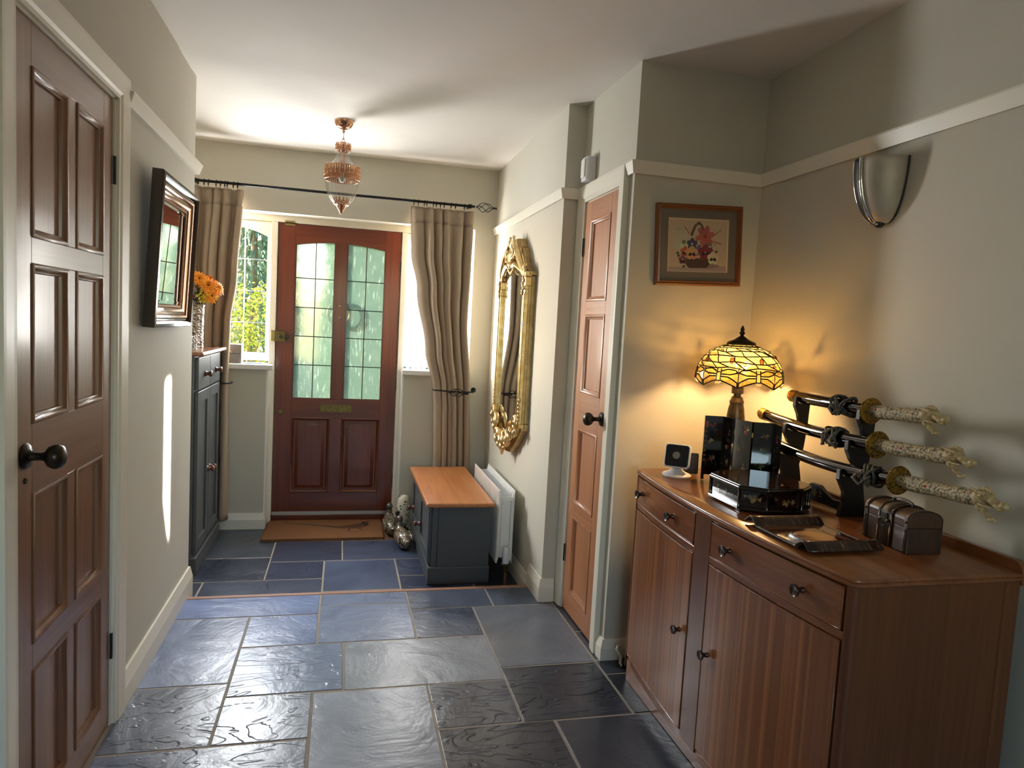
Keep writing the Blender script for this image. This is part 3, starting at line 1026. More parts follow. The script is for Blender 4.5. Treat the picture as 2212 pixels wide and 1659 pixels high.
j3.box(G(), -0.384, -0.362, 1.212, 1.236, 0.010, 0.022).build('snib', 'dark_steel', lk, bevel=0.003)
G().lathe([(0.0, 0), (0.016, 0), (0.016, -0.003), (0.012, -0.005), (0.0, -0.005)], (-0.402, FD, 0.710), 20, 'y').build('keyhole_plate', 'dull_brass', d3)
for z in (1.452, 1.372):
    G().ell((-0.0325, FD, z), 0.006, 0.004, 0.006, 10, 6).build('knocker_bolt', 'chrome', d3)
part('weather_bar', DX0 + 0.001, DX1 - 0.001, -0.014, 0.009, 'aluminium', 0.0, 0.012)
for z in (0.92, 0.22, 1.74):
    j3.box(G(), DX1 - 0.002, DX1 + 0.006, z - 0.045, z + 0.045, -0.01, 0.006).build('hinge', 'dark_steel', d3)
hp = j3.box(G(), -0.405, -0.340, 1.970, 1.986, 0.0, 0.006).build('top_bolt_plate', 'brass', d3, bevel=0.001)
j3.box(G(), -0.405, -0.340, 1.990, 2.003, -0.004, 0.018).build('catch', 'brass', hp, bevel=0.001)
ring = [(-0.03 + 0.075 * math.cos(a), FD + 0.075, 1.40 + 0.08 * math.sin(a)) for a in [2 * PI * i / 28 for i in range(28)]]
kn = G().tube(ring, 0.016, 8, closed=True).build('door_knocker', 'dull_brass', d3, smooth=60)

# --- side windows
def arched_window(name, xa, xb, mirror, label):
    root = thing(name, ((xa + xb) / 2, 4.97, SILL), label, 'window', kind='structure')
    y0, y1 = 4.962, 5.005
    gx0, gx1, gz0 = xa + 0.027, xb - 0.027, 1.107
    cx = (gx0 + gx1) / 2
    hw = (gx1 - gx0) / 2
    top = lambda x: 1.942 - 0.052 * ((x - cx) / hw) ** 2
    n = 16
    z0, z1 = 1.055, 1.984
    inner = [(lerp(gx0, gx1, i / n), top(lerp(gx0, gx1, i / n))) for i in range(n + 1)] + [(gx1, gz0), (gx0, gz0)]
    outer = [(lerp(xa, xb, i / n), z1) for i in range(n + 1)] + [(xb, z0), (xa, z0)]
    g = G()
    rs = []
    for loop, yy in ((outer, y1), (outer, y0), ([(lerp(o_[0], i_[0], 0.15), lerp(o_[1], i_[1], 0.15)) for o_, i_ in zip(outer, inner)], y0 - 0.004), (inner, y0), (inner, y1)):
        rs.append([(p[0], yy, p[1]) for p in loop])
    g.rings(rs, cap=False, loop=True)
    g.build('sash', 'white_gloss', root)
    vs = [lerp(gx0, gx1, 1 / 3), lerp(gx0, gx1, 2 / 3)]
    xs = [gx0] + vs + [gx1]
    hz = [1.308, 1.520, 1.732]
    zs = [gz0] + hz
    for ci in range(3):
        for ri in range(4):
            x0, x1 = xs[ci], xs[ci + 1]
            if ri < 3:
                poly = [(x0, zs[ri]), (x1, zs[ri]), (x1, zs[ri + 1]), (x0, zs[ri + 1])]
            else:
                poly = [(x0, zs[3]), (x1, zs[3])] + [(lerp(x1, x0, i / 4), top(lerp(x1, x0, i / 4))) for i in range(5)]
            G().poly([(x, 4.985, z) for x, z in poly]).build('glass_pane', 'clear_glass', root)
    g = G()
    for z in hz:
        g.tube([(gx0, 4.983, z), (gx1, 4.983, z)], 0.0035, 6)
    for x in vs:
        g.tube([(x, 4.983, gz0), (x, 4.983, top(x))], 0.0035, 6)
    g.build('lead_came', 'nickel', root)
    s_ = G()
    if mirror:
        pl = [(0.398, 4.776), (0.398, 4.83), (0.4145, 4.83), (0.4145, 4.96), (WX1 - 0.002, 4.96), (WX1 - 0.002, 4.776)]
    else:
        pl = [(-0.446, 4.776), (-0.446, 4.83), (-0.4875, 4.83), (-0.4875, 4.96), (WX0 + 0.002, 4.96), (WX0 + 0.002, 4.776)]
    s_.prism(pl, 'z', 1.005, 1.040).build('window_sill', 'white_gloss', root, bevel=0.006, seg=3)
    return root
arched_window('window_1', -0.967, -0.488, False, 'left leaded side window looking onto garden shrubs')
arched_window('window_2', 0.418, 0.852, True, 'right leaded side window behind a white lace net')

# ================================================================== things in the hall
def turned_knob(root, base, d, m='knob_wood', s=1.0, cup=False):
    # small turned knob pointing along d = (axis, sign)
    ax, sg = d
    if cup:
        pr = [(0.0, 0), (0.010, 0), (0.0085, 0.006), (0.0075, 0.012), (0.010, 0.017), (0.016, 0.021), (0.0175, 0.026), (0.0165, 0.029), (0.013, 0.0275), (0.007, 0.0255), (0.0, 0.025)]
    else:
        pr = [(0.0, 0), (0.017, 0), (0.016, 0.006), (0.011, 0.012), (0.009, 0.017), (0.011, 0.022), (0.0165, 0.028), (0.0175, 0.033), (0.014, 0.039), (0.006, 0.042), (0.0, 0.0425)]
    return G().lathe([(r * s, sg * h * s) for r, h in pr], base, 20, ax).build('knob', m, root, smooth=60)

def shaker(root, x, sg, y0, y1, z0, z1, m, fw=0.055, name='door'):
    # framed door leaf whose face looks along sg*x
    o = G()
    t = 0.020
    a, b = sorted((x, x + sg * t))
    o.box(a, b, y0, y0 + fw, z0, z1).box(a, b, y1 - fw, y1, z0, z1).box(a, b, y0 + fw, y1 - fw, z0, z0 + fw).box(a, b, y0 + fw, y1 - fw, z1 - fw, z1)
    d = o.build(name, m, root, bevel=0.003)
    a, b = sorted((x + sg * 0.002, x + sg * 0.010))
    G().box(a, b, y0 + fw, y1 - fw, z0 + fw, z1 - fw).build('panel', m, d)
    return d

# --- tall shoe cabinet on the left of the lower floor
B = 'blue_grey_paint'
cab = thing('shoe_cabinet', (-0.90, 4.30, LZ), 'tall slim blue-grey cabinet with brown top beside the left curtain', 'cabinet')
cy0, cy1, cx0, cx1 = 3.965, 4.660, -1.045, -0.765
G().box(cx0, cx1, cy0, cy1, LZ + 0.09, 1.128).build('body', B, cab, bevel=0.002)
g = G().box(cx0, cx1 + 0.028, cy0 - 0.018, cy1 + 0.012, LZ, LZ + 0.095)
g.build('plinth', B, cab, bevel=0.004)
G().box(cx0, -0.715, cy0 - 0.03, cy1 + 0.03, 1.128, 1.150).build('top', 'cabinet_top_y', cab, bevel=0.008, seg=3)
for (a, b) in ((cy0 + 0.02, 4.309), (4.315, cy1 - 0.02)):
    d = G().box(cx1, cx1 + 0.020, a, b, 0.942, 1.118).build('drawer', B, cab, bevel=0.003)
    turned_knob(d, (cx1 + 0.020, (a + b) / 2, 1.022), ('x', 1))
    dd = shaker(cab, cx1, 1, a, b, 0.045, 0.932, B, 0.062)
    turned_knob(dd, (cx1 + 0.020, 4.283 if a < 4.2 else 4.342, 0.455), ('x', 1))

# --- storage chest with pine lid
ch = thing('storage_chest', (0.66, 4.17, LZ), 'low dark grey chest with orange pine lid in front of the radiator', 'chest')
hx0, hx1, hy0, hy1 = 0.508, 0.832, 3.705, 4.635
G().box(hx0, hx1, hy0, hy1, LZ + 0.09, 0.372).build('body', B, ch, bevel=0.002)
G().box(hx0 - 0.018, hx1 + 0.004, hy0 - 0.016, hy1 + 0.01, LZ, LZ + 0.098).build('plinth', B, ch, bevel=0.005)
G().box(0.468, 0.846, 3.672, 4.655, 0.372, 0.396).build('lid', 'chest_top_y', ch, bevel=0.007, seg=3)
for (a, b, ky) in ((hy0 + 0.02, 4.167, 4.125), (4.173, hy1 - 0.02, 4.215)):
    dd = shaker(ch, hx0, -1, a, b, 0.045, 0.362, B, 0.055)
    turned_knob(dd, (hx0 - 0.020, ky - 0.02 if a < 4 else ky + 0.26, 0.160), ('x', -1))
G().box(hx0 + 0.03, hx0 + 0.033, hy0 - 0.002, hy0 + 0.001, LZ + 0.1, 0.37).build('front_frame_joint', 'black_wood', ch)

# --- radiator
rad = thing('radiator', (0.92, 4.06, LZ), 'white double-panel radiator under the gilt mirror', 'radiator')
def rad_panel(x, sg):
    n = 22
    y0, y1 = 3.695, 4.435
    g = G()
    rs = []
    for zz, k in ((0.046, 0.0), (0.060, 0.5), (0.085, 1.0), (0.415, 1.0), (0.440, 0.5), (0.462, 0.0)):
        ring = []
        for i in range(n * 4 + 1):
            yy = lerp(y0, y1, i / (n * 4))
            ph = (i % 4)
            dep = 0.014 if ph in (1, 2) else 0.0
            ring.append((x + sg * (dep * k), yy, zz))
        rs.append(ring)
    g.rings(rs, closed_u=False, cap=False)
    return g.build('panel', 'white_gloss', rad, solid=0.005)
rad_panel(0.874, 1)
rad_panel(0.962, -1)
g = G()
for i in range(40):
    yy = lerp(3.72, 4.41, i / 39)
    g.box(0.886, 0.950, yy - 0.0006, yy + 0.0006, 0.09, 0.43)
g.build('convector_fins', 'white_plastic', rad)
for ya, yy in ((3.692, 3.72), (4.430, 4.41)):
    G().box(0.882, 0.955, ya, ya + 0.008, 0.405, 0.425).build('end_bracket', 'white_gloss', rad)
    G().box(0.894, 0.944, yy - 0.012, yy + 0.012, 0.075, 0.40).build('water_column', 'white_gloss', rad)
G().box(0.940, 1.010, 4.00, 4.03, 0.15, 0.40).build('wall_bracket', 'white_gloss', rad)
v = G().tube([(0.918, 3.70, 0.045), (0.918, 3.645, 0.045)], 0.011, 12).build('valve', 'white_plastic', rad, smooth=40)
G().lathe([(0, 0.105), (0.017, 0.105), (0.019, 0.118), (0.0195, 0.135), (0.019, 0.140), (0.020, 0.146), (0.0195, 0.165), (0.017, 0.185), (0.012, 0.196), (0.0, 0.198)], (0.918, 3.645, -0.042), 24, rib=lambda a, h: 1 + (0.04 * (math.sin(12 * a) > 0) if h > 0.146 else 0)).build('valve_head', 'white_plastic', v, smooth=40)
G().lathe([(0, 0.055), (0.011, 0.055), (0.013, 0.062), (0.013, 0.072), (0.011, 0.075), (0.014, 0.080), (0.015, 0.095), (0.015, 0.105), (0, 0.105)], (0.918, 3.645, -0.042), 12).build('valve_body', 'dull_brass', v, smooth=30)
G().tube([(0.918, 3.645, LZ - 0.003), (0.918, 3.645, 0.015)], 0.0078, 12).build('pipe', 'copper_pipe', rad, smooth=40)
G().tube([(0.918, 4.43, 0.085), (0.918, 4.47, 0.085), (0.918, 4.48, 0.07), (0.918, 4.48, LZ - 0.003)], 0.008, 10).build('pipe', 'copper_pipe', rad, smooth=40)

# --- coir mat well and doormat with a pheasant
tag(G().color(S(120, 82, 54)).box(-0.47, 0.40, 4.515, 4.944, LZ - 0.006, LZ + 0.001).build('mat_well', 'coir'), 'brown coir matting set flush in the floor under the doormat', 'matting')
g = G().color(S(146, 101, 63))
g.prism([(-0.463, 4.513), (0.300, 4.520), (0.302, 4.935), (-0.40, 4.938), (-0.455, 4.925)], 'z', LZ + 0.0015, LZ + 0.017)
mz = LZ + 0.0173
def blob(g, pts, z, col):
    g.color(col)
    g.poly([(x, y, z) for x, y in pts])
def stroke(g, pts, wd, z, col):
    g.color(col)
    for i in range(len(pts) - 1):
        a, b = Vector(pts[i]), Vector(pts[i + 1])
        d = (b - a).normalized()
        n_ = Vector((-d.y, d.x)) * (wd[i] if isinstance(wd, list) else wd) / 2
        n1 = Vector((-d.y, d.x)) * (wd[i + 1] if isinstance(wd, list) else wd) / 2
        g.poly([(a.x - n_.x, a.y - n_.y, z), (b.x - n1.x, b.y - n1.y, z), (b.x + n1.x, b.y + n1.y, z), (a.x + n_.x, a.y + n_.y, z)])
GRN, RST, DKG = S(42, 48, 28), S(104, 50, 28), S(38, 36, 32)
stroke(g, [(-0.36, 4.87), (-0.25, 4.845), (-0.12, 4.80), (-0.03, 4.765), (0.02, 4.75)], [0.008, 0.012, 0.016, 0.022, 0.03], mz, GRN)
blob(g, [(0.00, 4.735), (0.03, 4.72), (0.10, 4.72), (0.16, 4.735), (0.205, 4.775), (0.20, 4.82), (0.17, 4.84), (0.12, 4.82), (0.05, 4.79), (0.0, 4.765)], mz + 0.0001, RST)
blob(g, [(0.0, 4.74), (0.06, 4.755), (0.13, 4.775), (0.16, 4.80), (0.10, 4.805), (0.04, 4.785)], mz + 0.0002, S(92, 70, 40))
blob(g, [(0.165, 4.81), (0.205, 4.775), (0.215, 4.82), (0.205, 4.875), (0.175, 4.885), (0.165, 4.86)], mz + 0.0002, DKG)
blob(g, [(0.165, 4.872), (0.19, 4.895), (0.225, 4.89), (0.245, 4.878), (0.21, 4.868)], mz + 0.0003, S(150, 54, 34))
for k in range(6):
    stroke(g, [(0.03 + 0.022 * k, 4.755 + 0.004 * k), (0.05 + 0.022 * k, 4.785 + 0.004 * k)], 0.005, mz + 0.0004, DKG)
stroke(g, [(0.085, 4.72), (0.075, 4.665)], 0.009, mz, DKG)
stroke(g, [(0.05, 4.655), (0.13, 4.640)], 0.009, mz, S(132, 58, 40))
stroke(g, [(0.14, 4.725), (0.17, 4.680)], 0.009, mz, DKG)
stroke(g, [(0.16, 4.672), (0.24, 4.650)], 0.009, mz, S(132, 58, 40))
tag(g.build('doormat', 'coir'), 'tan coir doormat printed with a walking pheasant', 'doormat')

# --- carved ducks and the spotted bird on the floor
def duck(loc, rz, s, tilt, label, cols, name='duck_figurine'):
    body, dark, head, bill = cols
    r = thing(name, loc, label, 'figurine', 'carved birds beside the storage chest', rot=(0, 0, rz))
    g = G().color(body)
    T = Matrix.Rotation(-0.22, 3, 'Y')
    g.ell((0, 0, 0.052 * s), 0.105 * s, 0.050 * s, 0.052 * s, 20, 12, T)
    g.color(dark)
    g.ell((-0.085 * s, 0, 0.050 * s), 0.048 * s, 0.026 * s, 0.020 * s, 14, 8, Matrix.Rotation(0.25, 3, 'Y'))
    g.ell((0.075 * s, 0, 0.070 * s), 0.042 * s, 0.036 * s, 0.048 * s, 14, 10)
    g.ell((0.088 * s, 0, 0.115 * s), 0.024 * s, 0.021 * s, 0.040 * s, 14, 10)
    g.build('body', 'duck_paint', r, smooth=80, local=True, mods=(('REMESH', dict(mode='VOXEL', voxel_size=0.0045 * s, use_smooth_shade=True)), ('SMOOTH', dict(iterations=3))))
    bpy.data.objects[r.children[0].name].data.materials[0] = MATS['duck_body_' + head]
    for sg in (-1, 1):
        g = G().color(dark)
        g.ell((-0.012 * s, sg * 0.043 * s, 0.062 * s), 0.070 * s, 0.012 * s, 0.030 * s, 16, 8, Matrix.Rotation(-0.15, 3, 'Y'))
        o = g.build('wing', 'duck_body_' + head, r, smooth=80, local=True)
    h = G().color(dark)
    h.ell((0.096 * s, 0, 0.150 * s), 0.032 * s, 0.024 * s, 0.027 * s, 16, 10)
    hd = h.build('head', 'duck_head_' + head, r, smooth=80, local=True)
    G().color(bill).ell((0.132 * s, 0, 0.143 * s), 0.022 * s, 0.013 * s, 0.007 * s, 12, 6).build('bill', 'duck_head_' + head, hd, smooth=80, local=True)
    for sg in (-1, 1):
        G().ell((0.106 * s, sg * 0.0215 * s, 0.156 * s), 0.0045 * s, 0.003 * s, 0.0045 * s, 8, 6).build('eye', 'black_lacquer', hd, smooth=80, local=True)
    return r
def feather(name, c1, c2, c3, sc_=70):
    n = N(name)
    vr = n.n('ShaderNodeTexVoronoi')
    vr.inputs['Scale'].default_value = sc_
    n.l(n.coord((1, 1.6, 1)), vr.inputs['Vector'])
    f = n.noise(n.coord(), 14, 3, 0.6)
    c = n.ramp(vr.outputs['Distance'], [(0.25, c1), (0.45, c2), (0.62, c3)])
    n.set(col=n.mix(n.ramp(f, [(0.35, (0, 0, 0, 1)), (0.6, (0.7, 0.7, 0.7, 1))]), c, c3), rough=0.28, coat=0.5)
    n.bump(vr.outputs['Distance'], 0.5, 0.003)
feather('duck_body_brown', S(196, 180, 146), S(150, 132, 100), S(70, 56, 46))
feather('duck_body_dark', S(176, 164, 134), S(128, 116, 92), S(52, 46, 42))
plain('duck_head_brown', S(74, 50, 42), 0.2, coat=0.8, var=(20, S(96, 72, 60)))
plain('duck_head_dark', S(40, 38, 38), 0.2, coat=0.8, var=(30, S(70, 62, 54)))
def spotted():
    n = N('spotted_white')
    vr = n.n('ShaderNodeTexVoronoi')
    vr.inputs['Scale'].default_value = 48
    n.l(n.coord(), vr.inputs['Vector'])
    n.set(col=n.ramp(vr.outputs['Distance'], [(0.27, S(18, 16, 16)), (0.31, S(226, 218, 196))]), rough=0.4)
spotted()
duck((0.412, 4.372, LZ + 0.0005), math.radians(101), 1.0, 0, 'brown-headed carved duck nearest the storage chest door', ((1, 1, 1, 1), (1, 1, 1, 1), 'brown', (1, 1, 1, 1)))
duck((0.354, 4.650, LZ + 0.002), math.radians(95), 1.05, 0, 'larger dark-headed carved duck behind the brown-headed one', ((1, 1, 1, 1), (1, 1, 1, 1), 'dark', (1, 1, 1, 1)))
sp = thing('spotted_bird', (0.442, 4.722, LZ + 0.002), 'white bird figure with black spots behind the carved ducks', 'figurine', 'carved birds beside the storage chest')
G().lathe([(0, 0.03), (0.028, 0.035), (0.044, 0.07), (0.050, 0.12), (0.048, 0.17), (0.040, 0.215), (0.026, 0.240), (0, 0.248)], (0, 0, 0), 24).build('body', 'spotted_white', sp, smooth=80, local=True)
G().lathe([(0, 0), (0.04, 0), (0.04, 0.012), (0.02, 0.02), (0.015, 0.04), (0, 0.04)], (0, 0, 0), 16).build('stand', 'black_wood', sp, smooth=40, local=True)
G().ell((-0.045, -0.045, 0.13), 0.014, 0.014, 0.02, 12, 8).build('head', 'black_lacquer', sp, smooth=80, local=True)

# --- curtain pole with rings and basket finials
RY, RZ = 4.715, 2.172
pole = thing('curtain_pole', (0, RY, RZ), 'black iron curtain pole with a twisted cage finial over the front door', 'curtain pole')
G().tube([(-1.00, RY, RZ), (0.835, RY, RZ)], 0.0085, 12).build('rod', 'black_iron', pole, smooth=60)
def cage(root, p, d, L, R, n=4, tw=0.5):
    d = Vector(d).normalized()
    u = d.orthogonal().normalized()
    w_ = d.cross(u)
    g = G()
    for k in range(n):
        pts = []
        for i in range(15):
            t = i / 14
            rr = R * math.sin(PI * t) ** 0.9
            a = 2 * PI * (k / n + tw * t)
            pts.append(Vector(p) + d * (L * t) + (u * math.cos(a) + w_ * math.sin(a)) * rr)
        g.tube(pts, 0.0026, 6)
    c = g.build('cage', 'black_iron', root, smooth=60)
    e = Vector(p) + d * (L + 0.006)
    for q_, r_ in ((e, 0.009), (Vector(p), 0.007), (e + d * 0.014, 0.0085)):
        G().ell(q_, r_, r_, r_, 12, 8).build('ball', 'black_iron', c, smooth=60)
    return c
cage(pole, (0.850, RY, RZ), (1, 0, 0), 0.112, 0.034)
for x in (0.802, -0.925):
    G().box(x - 0.012, x + 0.012, RY - 0.013, RY + 0.013, RZ - 0.014, RZ + 0.012).box(x - 0.008, x + 0.008, RY, 4.811, RZ - 0.006, RZ + 0.006).build('bracket', 'black_iron', pole, bevel=0.002)
def crings(xs):
    for x in xs:
        g = G().tube([(x + 0.002 * math.sin(a), RY + 0.016 * math.cos(a), RZ - 0.006 + 0.0175 * math.sin(a)) for a in [2 * PI * i / 16 for i in range(16)]], 0.0022, 6, closed=True)
        g.tube([(x, RY, RZ - 0.0235), (x, RY, RZ - 0.032)], 0.0015, 6)
        g.build('ring', 'black_iron', pole, smooth=60)
crings([-0.905, -0.87, -0.845, -0.80, -0.775, -0.75, -0.735, -0.70, -0.675, 0.425, 0.455, 0.495, 0.512, 0.555, 0.575, 0.603, 0.628, 0.675, 0.705])
crings([0.765])

def curtain(name, label, xl, xr, z1, z0, folds, amp, yc, seed):
    rnd = random.Random(seed)
    root = thing(name, ((xl(0) + xr(0)) / 2, yc, z0), label, 'curtain')
    ph = [rnd.uniform(0, 2 * PI) for _ in range(4)]
    nu, nv = folds * 14, 44
    def fn(u, v):
        z = lerp(z1, z0, v)
        us = u + 0.030 * math.sin(2 * PI * 1.7 * u + ph[0]) + 0.016 * math.sin(2 * PI * 3.7 * u + ph[1] + 1.5 * v)
        a = curve(amp, v)
        s_ = math.sin(2 * PI * folds * us + ph[2] + 0.7 * math.sin(3 * v + ph[3]))
        wob = 0.45 * math.sin(2 * PI * folds * 0.43 * u + 2.2 * v + ph[1])
        y = yc + a * (math.copysign(abs(s_) ** 0.8, s_) + wob)
        sl = 0.012 * math.cos(2 * PI * folds * us + ph[2]) * (a / 0.03)
        return (lerp(xl(v), xr(v), u) + sl, y, z)
    G().sheet(fn, nu, nv).build('fabric', 'curtain_linen', root, smooth=180, solid=0.003)
    def hd(u, v):
        p = fn(u, v * 0.045)
        return (p[0], p[1] - 0.003, p[2] + 0.006 * (1 - v))
    G().sheet(hd, nu, 4).build('heading_tape', 'curtain_linen', root, smooth=180, solid=0.002)
    return root
rv = lambda pts: (lambda v: curve(pts, v))
ZT = 2.136
def zv(z, z1=ZT, z0=-0.02):
    return (z1 - z) / (z1 - z0)
curtain('curtain', 'beige left curtain hanging behind the tall cabinet', rv([(0, -0.945), (zv(1.6), -0.965), (1, -0.96)]), rv([(0, -0.640), (zv(1.59), -0.668), (zv(1.29), -0.702), (zv(0.9), -0.712), (1, -0.700)]), ZT, 0.015, 5, [(0, 0.016), (0.1, 0.030), (0.5, 0.036), (1, 0.034)], 4.750, 3)
curtain('curtain', 'beige right curtain drawn in by a black hold-back', rv([(0, 0.412), (zv(1.85), 0.43), (zv(1.6), 0.482), (zv(1.2), 0.556), (zv(0.92), 0.618), (zv(0.8), 0.632), (zv(0.4), 0.645), (1, 0.640)]), rv([(0, 0.826), (zv(1.8), 0.818), (zv(1.4), 0.812), (zv(0.91), 0.858), (zv(0.4), 0.880), (1, 0.890)]), ZT, -0.045, 6, [(0, 0.016), (0.1, 0.030), (0.4, 0.030), (zv(0.92), 0.018), (zv(0.75), 0.024), (1, 0.032)], 4.748, 8)

# hold-backs
hb = thing('curtain_holdback', (0.82, 4.81, 0.905), 'black cage-ended hold-back clasping the right curtain', 'curtain holdback')
G().tube([(0.905, 4.808, 0.915), (0.905, 4.74, 0.912), (0.885, 4.70, 0.91), (0.80, 4.683, 0.909), (0.70, 4.683, 0.912), (0.64, 4.690, 0.915), (0.612, 4.705, 0.916), (0.606, 4.725, 0.918)], 0.0048, 8).build('arm', 'black_iron', hb, smooth=60)
cage(hb, (0.715, 4.676, 0.908), (1, 0, -0.06), 0.105, 0.029)
G().lathe([(0, 0), (0.018, 0), (0.018, -0.006), (0, -0.006)], (0.905, 4.811, 0.915), 16, 'y').build('wall_rose', 'black_iron', hb)
hb2 = thing('curtain_holdback', (-0.70, 4.81, 0.90), 'black loop hold-back at the left curtain beside the cabinet', 'curtain holdback')
G().tube([(-0.99, 4.808, 0.925), (-0.99, 4.72, 0.922), (-0.95, 4.690, 0.920), (-0.80, 4.685, 0.918), (-0.715, 4.69, 0.918), (-0.690, 4.705, 0.920), (-0.684, 4.728, 0.922), (-0.694, 4.755, 0.924)], 0.0048, 8).build('arm', 'black_iron', hb2, smooth=60)
G().lathe([(0, 0), (0.018, 0), (0.018, -0.006), (0, -0.006)], (-0.99, 4.811, 0.925), 16, 'y').build('wall_rose', 'black_iron', hb2)

# --- lace net at the right window
def netfn(u, v):
    x = lerp(0.418, 0.852, u)
    return (x, 4.925 + 0.012 * math.sin(2 * PI * 9 * u + 1.2 * math.sin(4 * v)) + 0.004 * math.sin(2 * PI * 21 * u), lerp(1.945, 1.046 + 0.008 * math.sin(2 * PI * 11 * u), v))
nc = thing('net_curtain', (0.65, 4.925, 1.045), 'white lace net hanging across the right side window', 'net curtain')
G().sheet(netfn, 140, 24).build('lace', 'net_lace', nc, smooth=180)
G().tube([(0.418, 4.925, 1.95), (0.852, 4.925, 1.95)], 0.004, 8).build('wire', 'white_gloss', nc)

# --- left window sill: drawer box and booklet
bx = thing('desk_drawer_box', (-0.70, 4.86, 1.040), 'grey fabric two-drawer box on the left window sill', 'box')
G().box(-0.770, -0.645, 4.815, 4.905, 1.0405, 1.101).build('drawer', 'dark_fabric', bx, bevel=0.002)
dr = G().box(-0.770, -0.645, 4.815, 4.905, 1.104, 1.164).build('drawer', 'dark_fabric', bx, bevel=0.002)
G().tube([(-0.728 + 0.022 * math.cos(a), 4.8135, 1.106 + 0.018 * math.sin(a)) for a in [PI * i / 12 for i in range(13)]], 0.0022, 6).build('finger_pull_rim', 'cream_plastic', dr)
G().prism([(-0.728 + 0.020 * math.cos(a), 1.106 + 0.016 * math.sin(a)) for a in [PI * i / 12 for i in range(13)]], 'y', 4.8136, 4.8146).build('finger_pull', 'knob_wood', dr)
bk = G().box(-0.620, -0.520, 4.82, 4.872, 1.0405, 1.0475).build('booklet', 'booklet_blue' if 'booklet_blue' in MATS else 'white_plastic', bevel=0.001)
plain('booklet_blue', S(120, 134, 176), 0.35)
bk.data.materials[0] = MATS['booklet_blue']
tag(bk, 'slim pale blue booklet lying on the left window sill', 'booklet')

# --- vase of orange flowers and small crystal piece on the cabinet
CT = 1.150
va = thing('vase', (-0.850, 4.47, CT), 'embossed silver cylinder vase on the tall cabinet', 'vase')
G().lathe([(0, 0), (0.037, 0), (0.038, 0.006), (0.036, 0.02), (0.037, 0.19), (0.039, 0.21), (0.040, 0.245), (0.0415, 0.255), (0.039, 0.255), (0.036, 0.23), (0.033, 0.10), (0.0, 0.10)], (0, 0, 0), 32).build('body', 'embossed_silver', va, smooth=40, local=True)
bq = thing('flower_bouquet', (-0.850, 4.47, CT + 0.23), 'orange daisy bouquet with yellow sprigs in the silver vase', 'flowers')
def daisy(root, c, nrm, r, layers=4):
    nrm = Vector(nrm).normalized()
    u = nrm.orthogonal().normalized()
    w_ = nrm.cross(u)
    c = Vector(c)
    root_p = c
    g = G()
    for L in range(layers):
        n = 18 - 3 * L
        for k in range(n):
            a = 2 * PI * (k + 0.5 * L) / n + random.uniform(-0.06, 0.06)
            d = u * math.cos(a) + w_ * math.sin(a)
            s_ = nrm.cross(d)
            rr = 1.12 * r * (1 - 0.2 * L) * random.uniform(0.9, 1.05)
            lift = 0.10 + 0.22 * L
            p0 = c + d * (0.12 * r) + nrm * 0.002 * L
            p1 = c + d * (0.55 * rr) + nrm * (rr * lift)
            p2 = c + d * rr + nrm * (rr * (lift * 1.1 - 0.08))
            wd = rr * 0.15
            g.poly([p0 - s_ * wd * 0.5, p1 - s_ * wd, p1 + nrm * wd * 0.3])
            g.poly([p0 - s_ * wd * 0.5, p1 + nrm * wd * 0.3, p0 + s_ * wd * 0.5])
            g.poly([p0 + s_ * wd * 0.5, p1 + nrm * wd * 0.3, p1 + s_ * wd])
            g.poly([p1 - s_ * wd, p2, p1 + nrm * wd * 0.3])
            g.poly([p1 + nrm * wd * 0.3, p2, p1 + s_ * wd])
    b = g.build('bloom', 'petal', root)
    q = G().ell(c + nrm * 0.004, r * 0.12, r * 0.12, r * 0.1, 12, 6)
    q.build('flower_eye', 'flower_eye', b, smooth=80)
    st = Vector((-0.850, 4.47, CT + 0.22))
    G().tube([c - nrm * 0.004, lerp(c, st, 0.5) + Vector((0, 0, 0.02)), st], 0.0025, 6).build('stem', 'vase_leaf', b)
for c, nn, r in (((-0.880, 4.44, 1.575), (0.2, -0.6, 0.7), 0.045), ((-0.835, 4.42, 1.555), (0.3, -0.7, 0.5), 0.052), ((-0.788, 4.43, 1.520), (0.5, -0.7, 0.4), 0.056), ((-0.740, 4.45, 1.508), (0.75, -0.45, 0.35), 0.052), ((-0.765, 4.42, 1.462), (0.6, -0.7, -0.1), 0.046), ((-0.900, 4.50, 1.53), (-0.5, -0.3, 0.6), 0.045), ((-0.80, 4.52, 1.55), (0.3, 0.6, 0.6), 0.045)):
    daisy(bq, c, nn, r)
g = G()
for k in range(90):
    c = Vector((-0.800 + random.gauss(0, 0.025), 4.43 + random.gauss(0, 0.02), max(1.422, 1.452 + random.gauss(0, 0.016))))
    g.ell(c, 0.006, 0.006, 0.006, 6, 4)
tag(g.build('yellow_sprig', 'flower_yellow', bq), kind='stuff')
g = G()
for k in range(60):
    a = random.uniform(0, 2 * PI)
    c = Vector((-0.845 + 0.035 * math.cos(a), 4.45 + 0.03 * math.sin(a), 1.41 + random.uniform(0, 0.06)))
    d = Vector((math.cos(a), math.sin(a), random.uniform(0, 0.8))).normalized()
    s_ = d.cross(Vector((0, 0, 1))).normalized() * 0.008
    g.poly([c, c + d * 0.02 + s_, c + d * 0.045, c + d * 0.02 - s_])
tag(g.build('foliage', 'vase_leaf', bq), kind='stuff')
g = G().poly([(-0.900, 4.41, 1.53), (-0.850, 4.405, 1.50), (-0.826, 4.41, 1.42), (-0.860, 4.415, 1.41), (-0.905, 4.42, 1.44)])
g.build('wrapper', 'wrap_film', bq, solid=0.001)
g = G()
for k in range(7):
    g.ell((-0.865 + random.uniform(-.012, .012), 4.402, 1.445 + random.uniform(-0.012, 0.012)), 0.005, 0.005, 0.005, 8, 5)
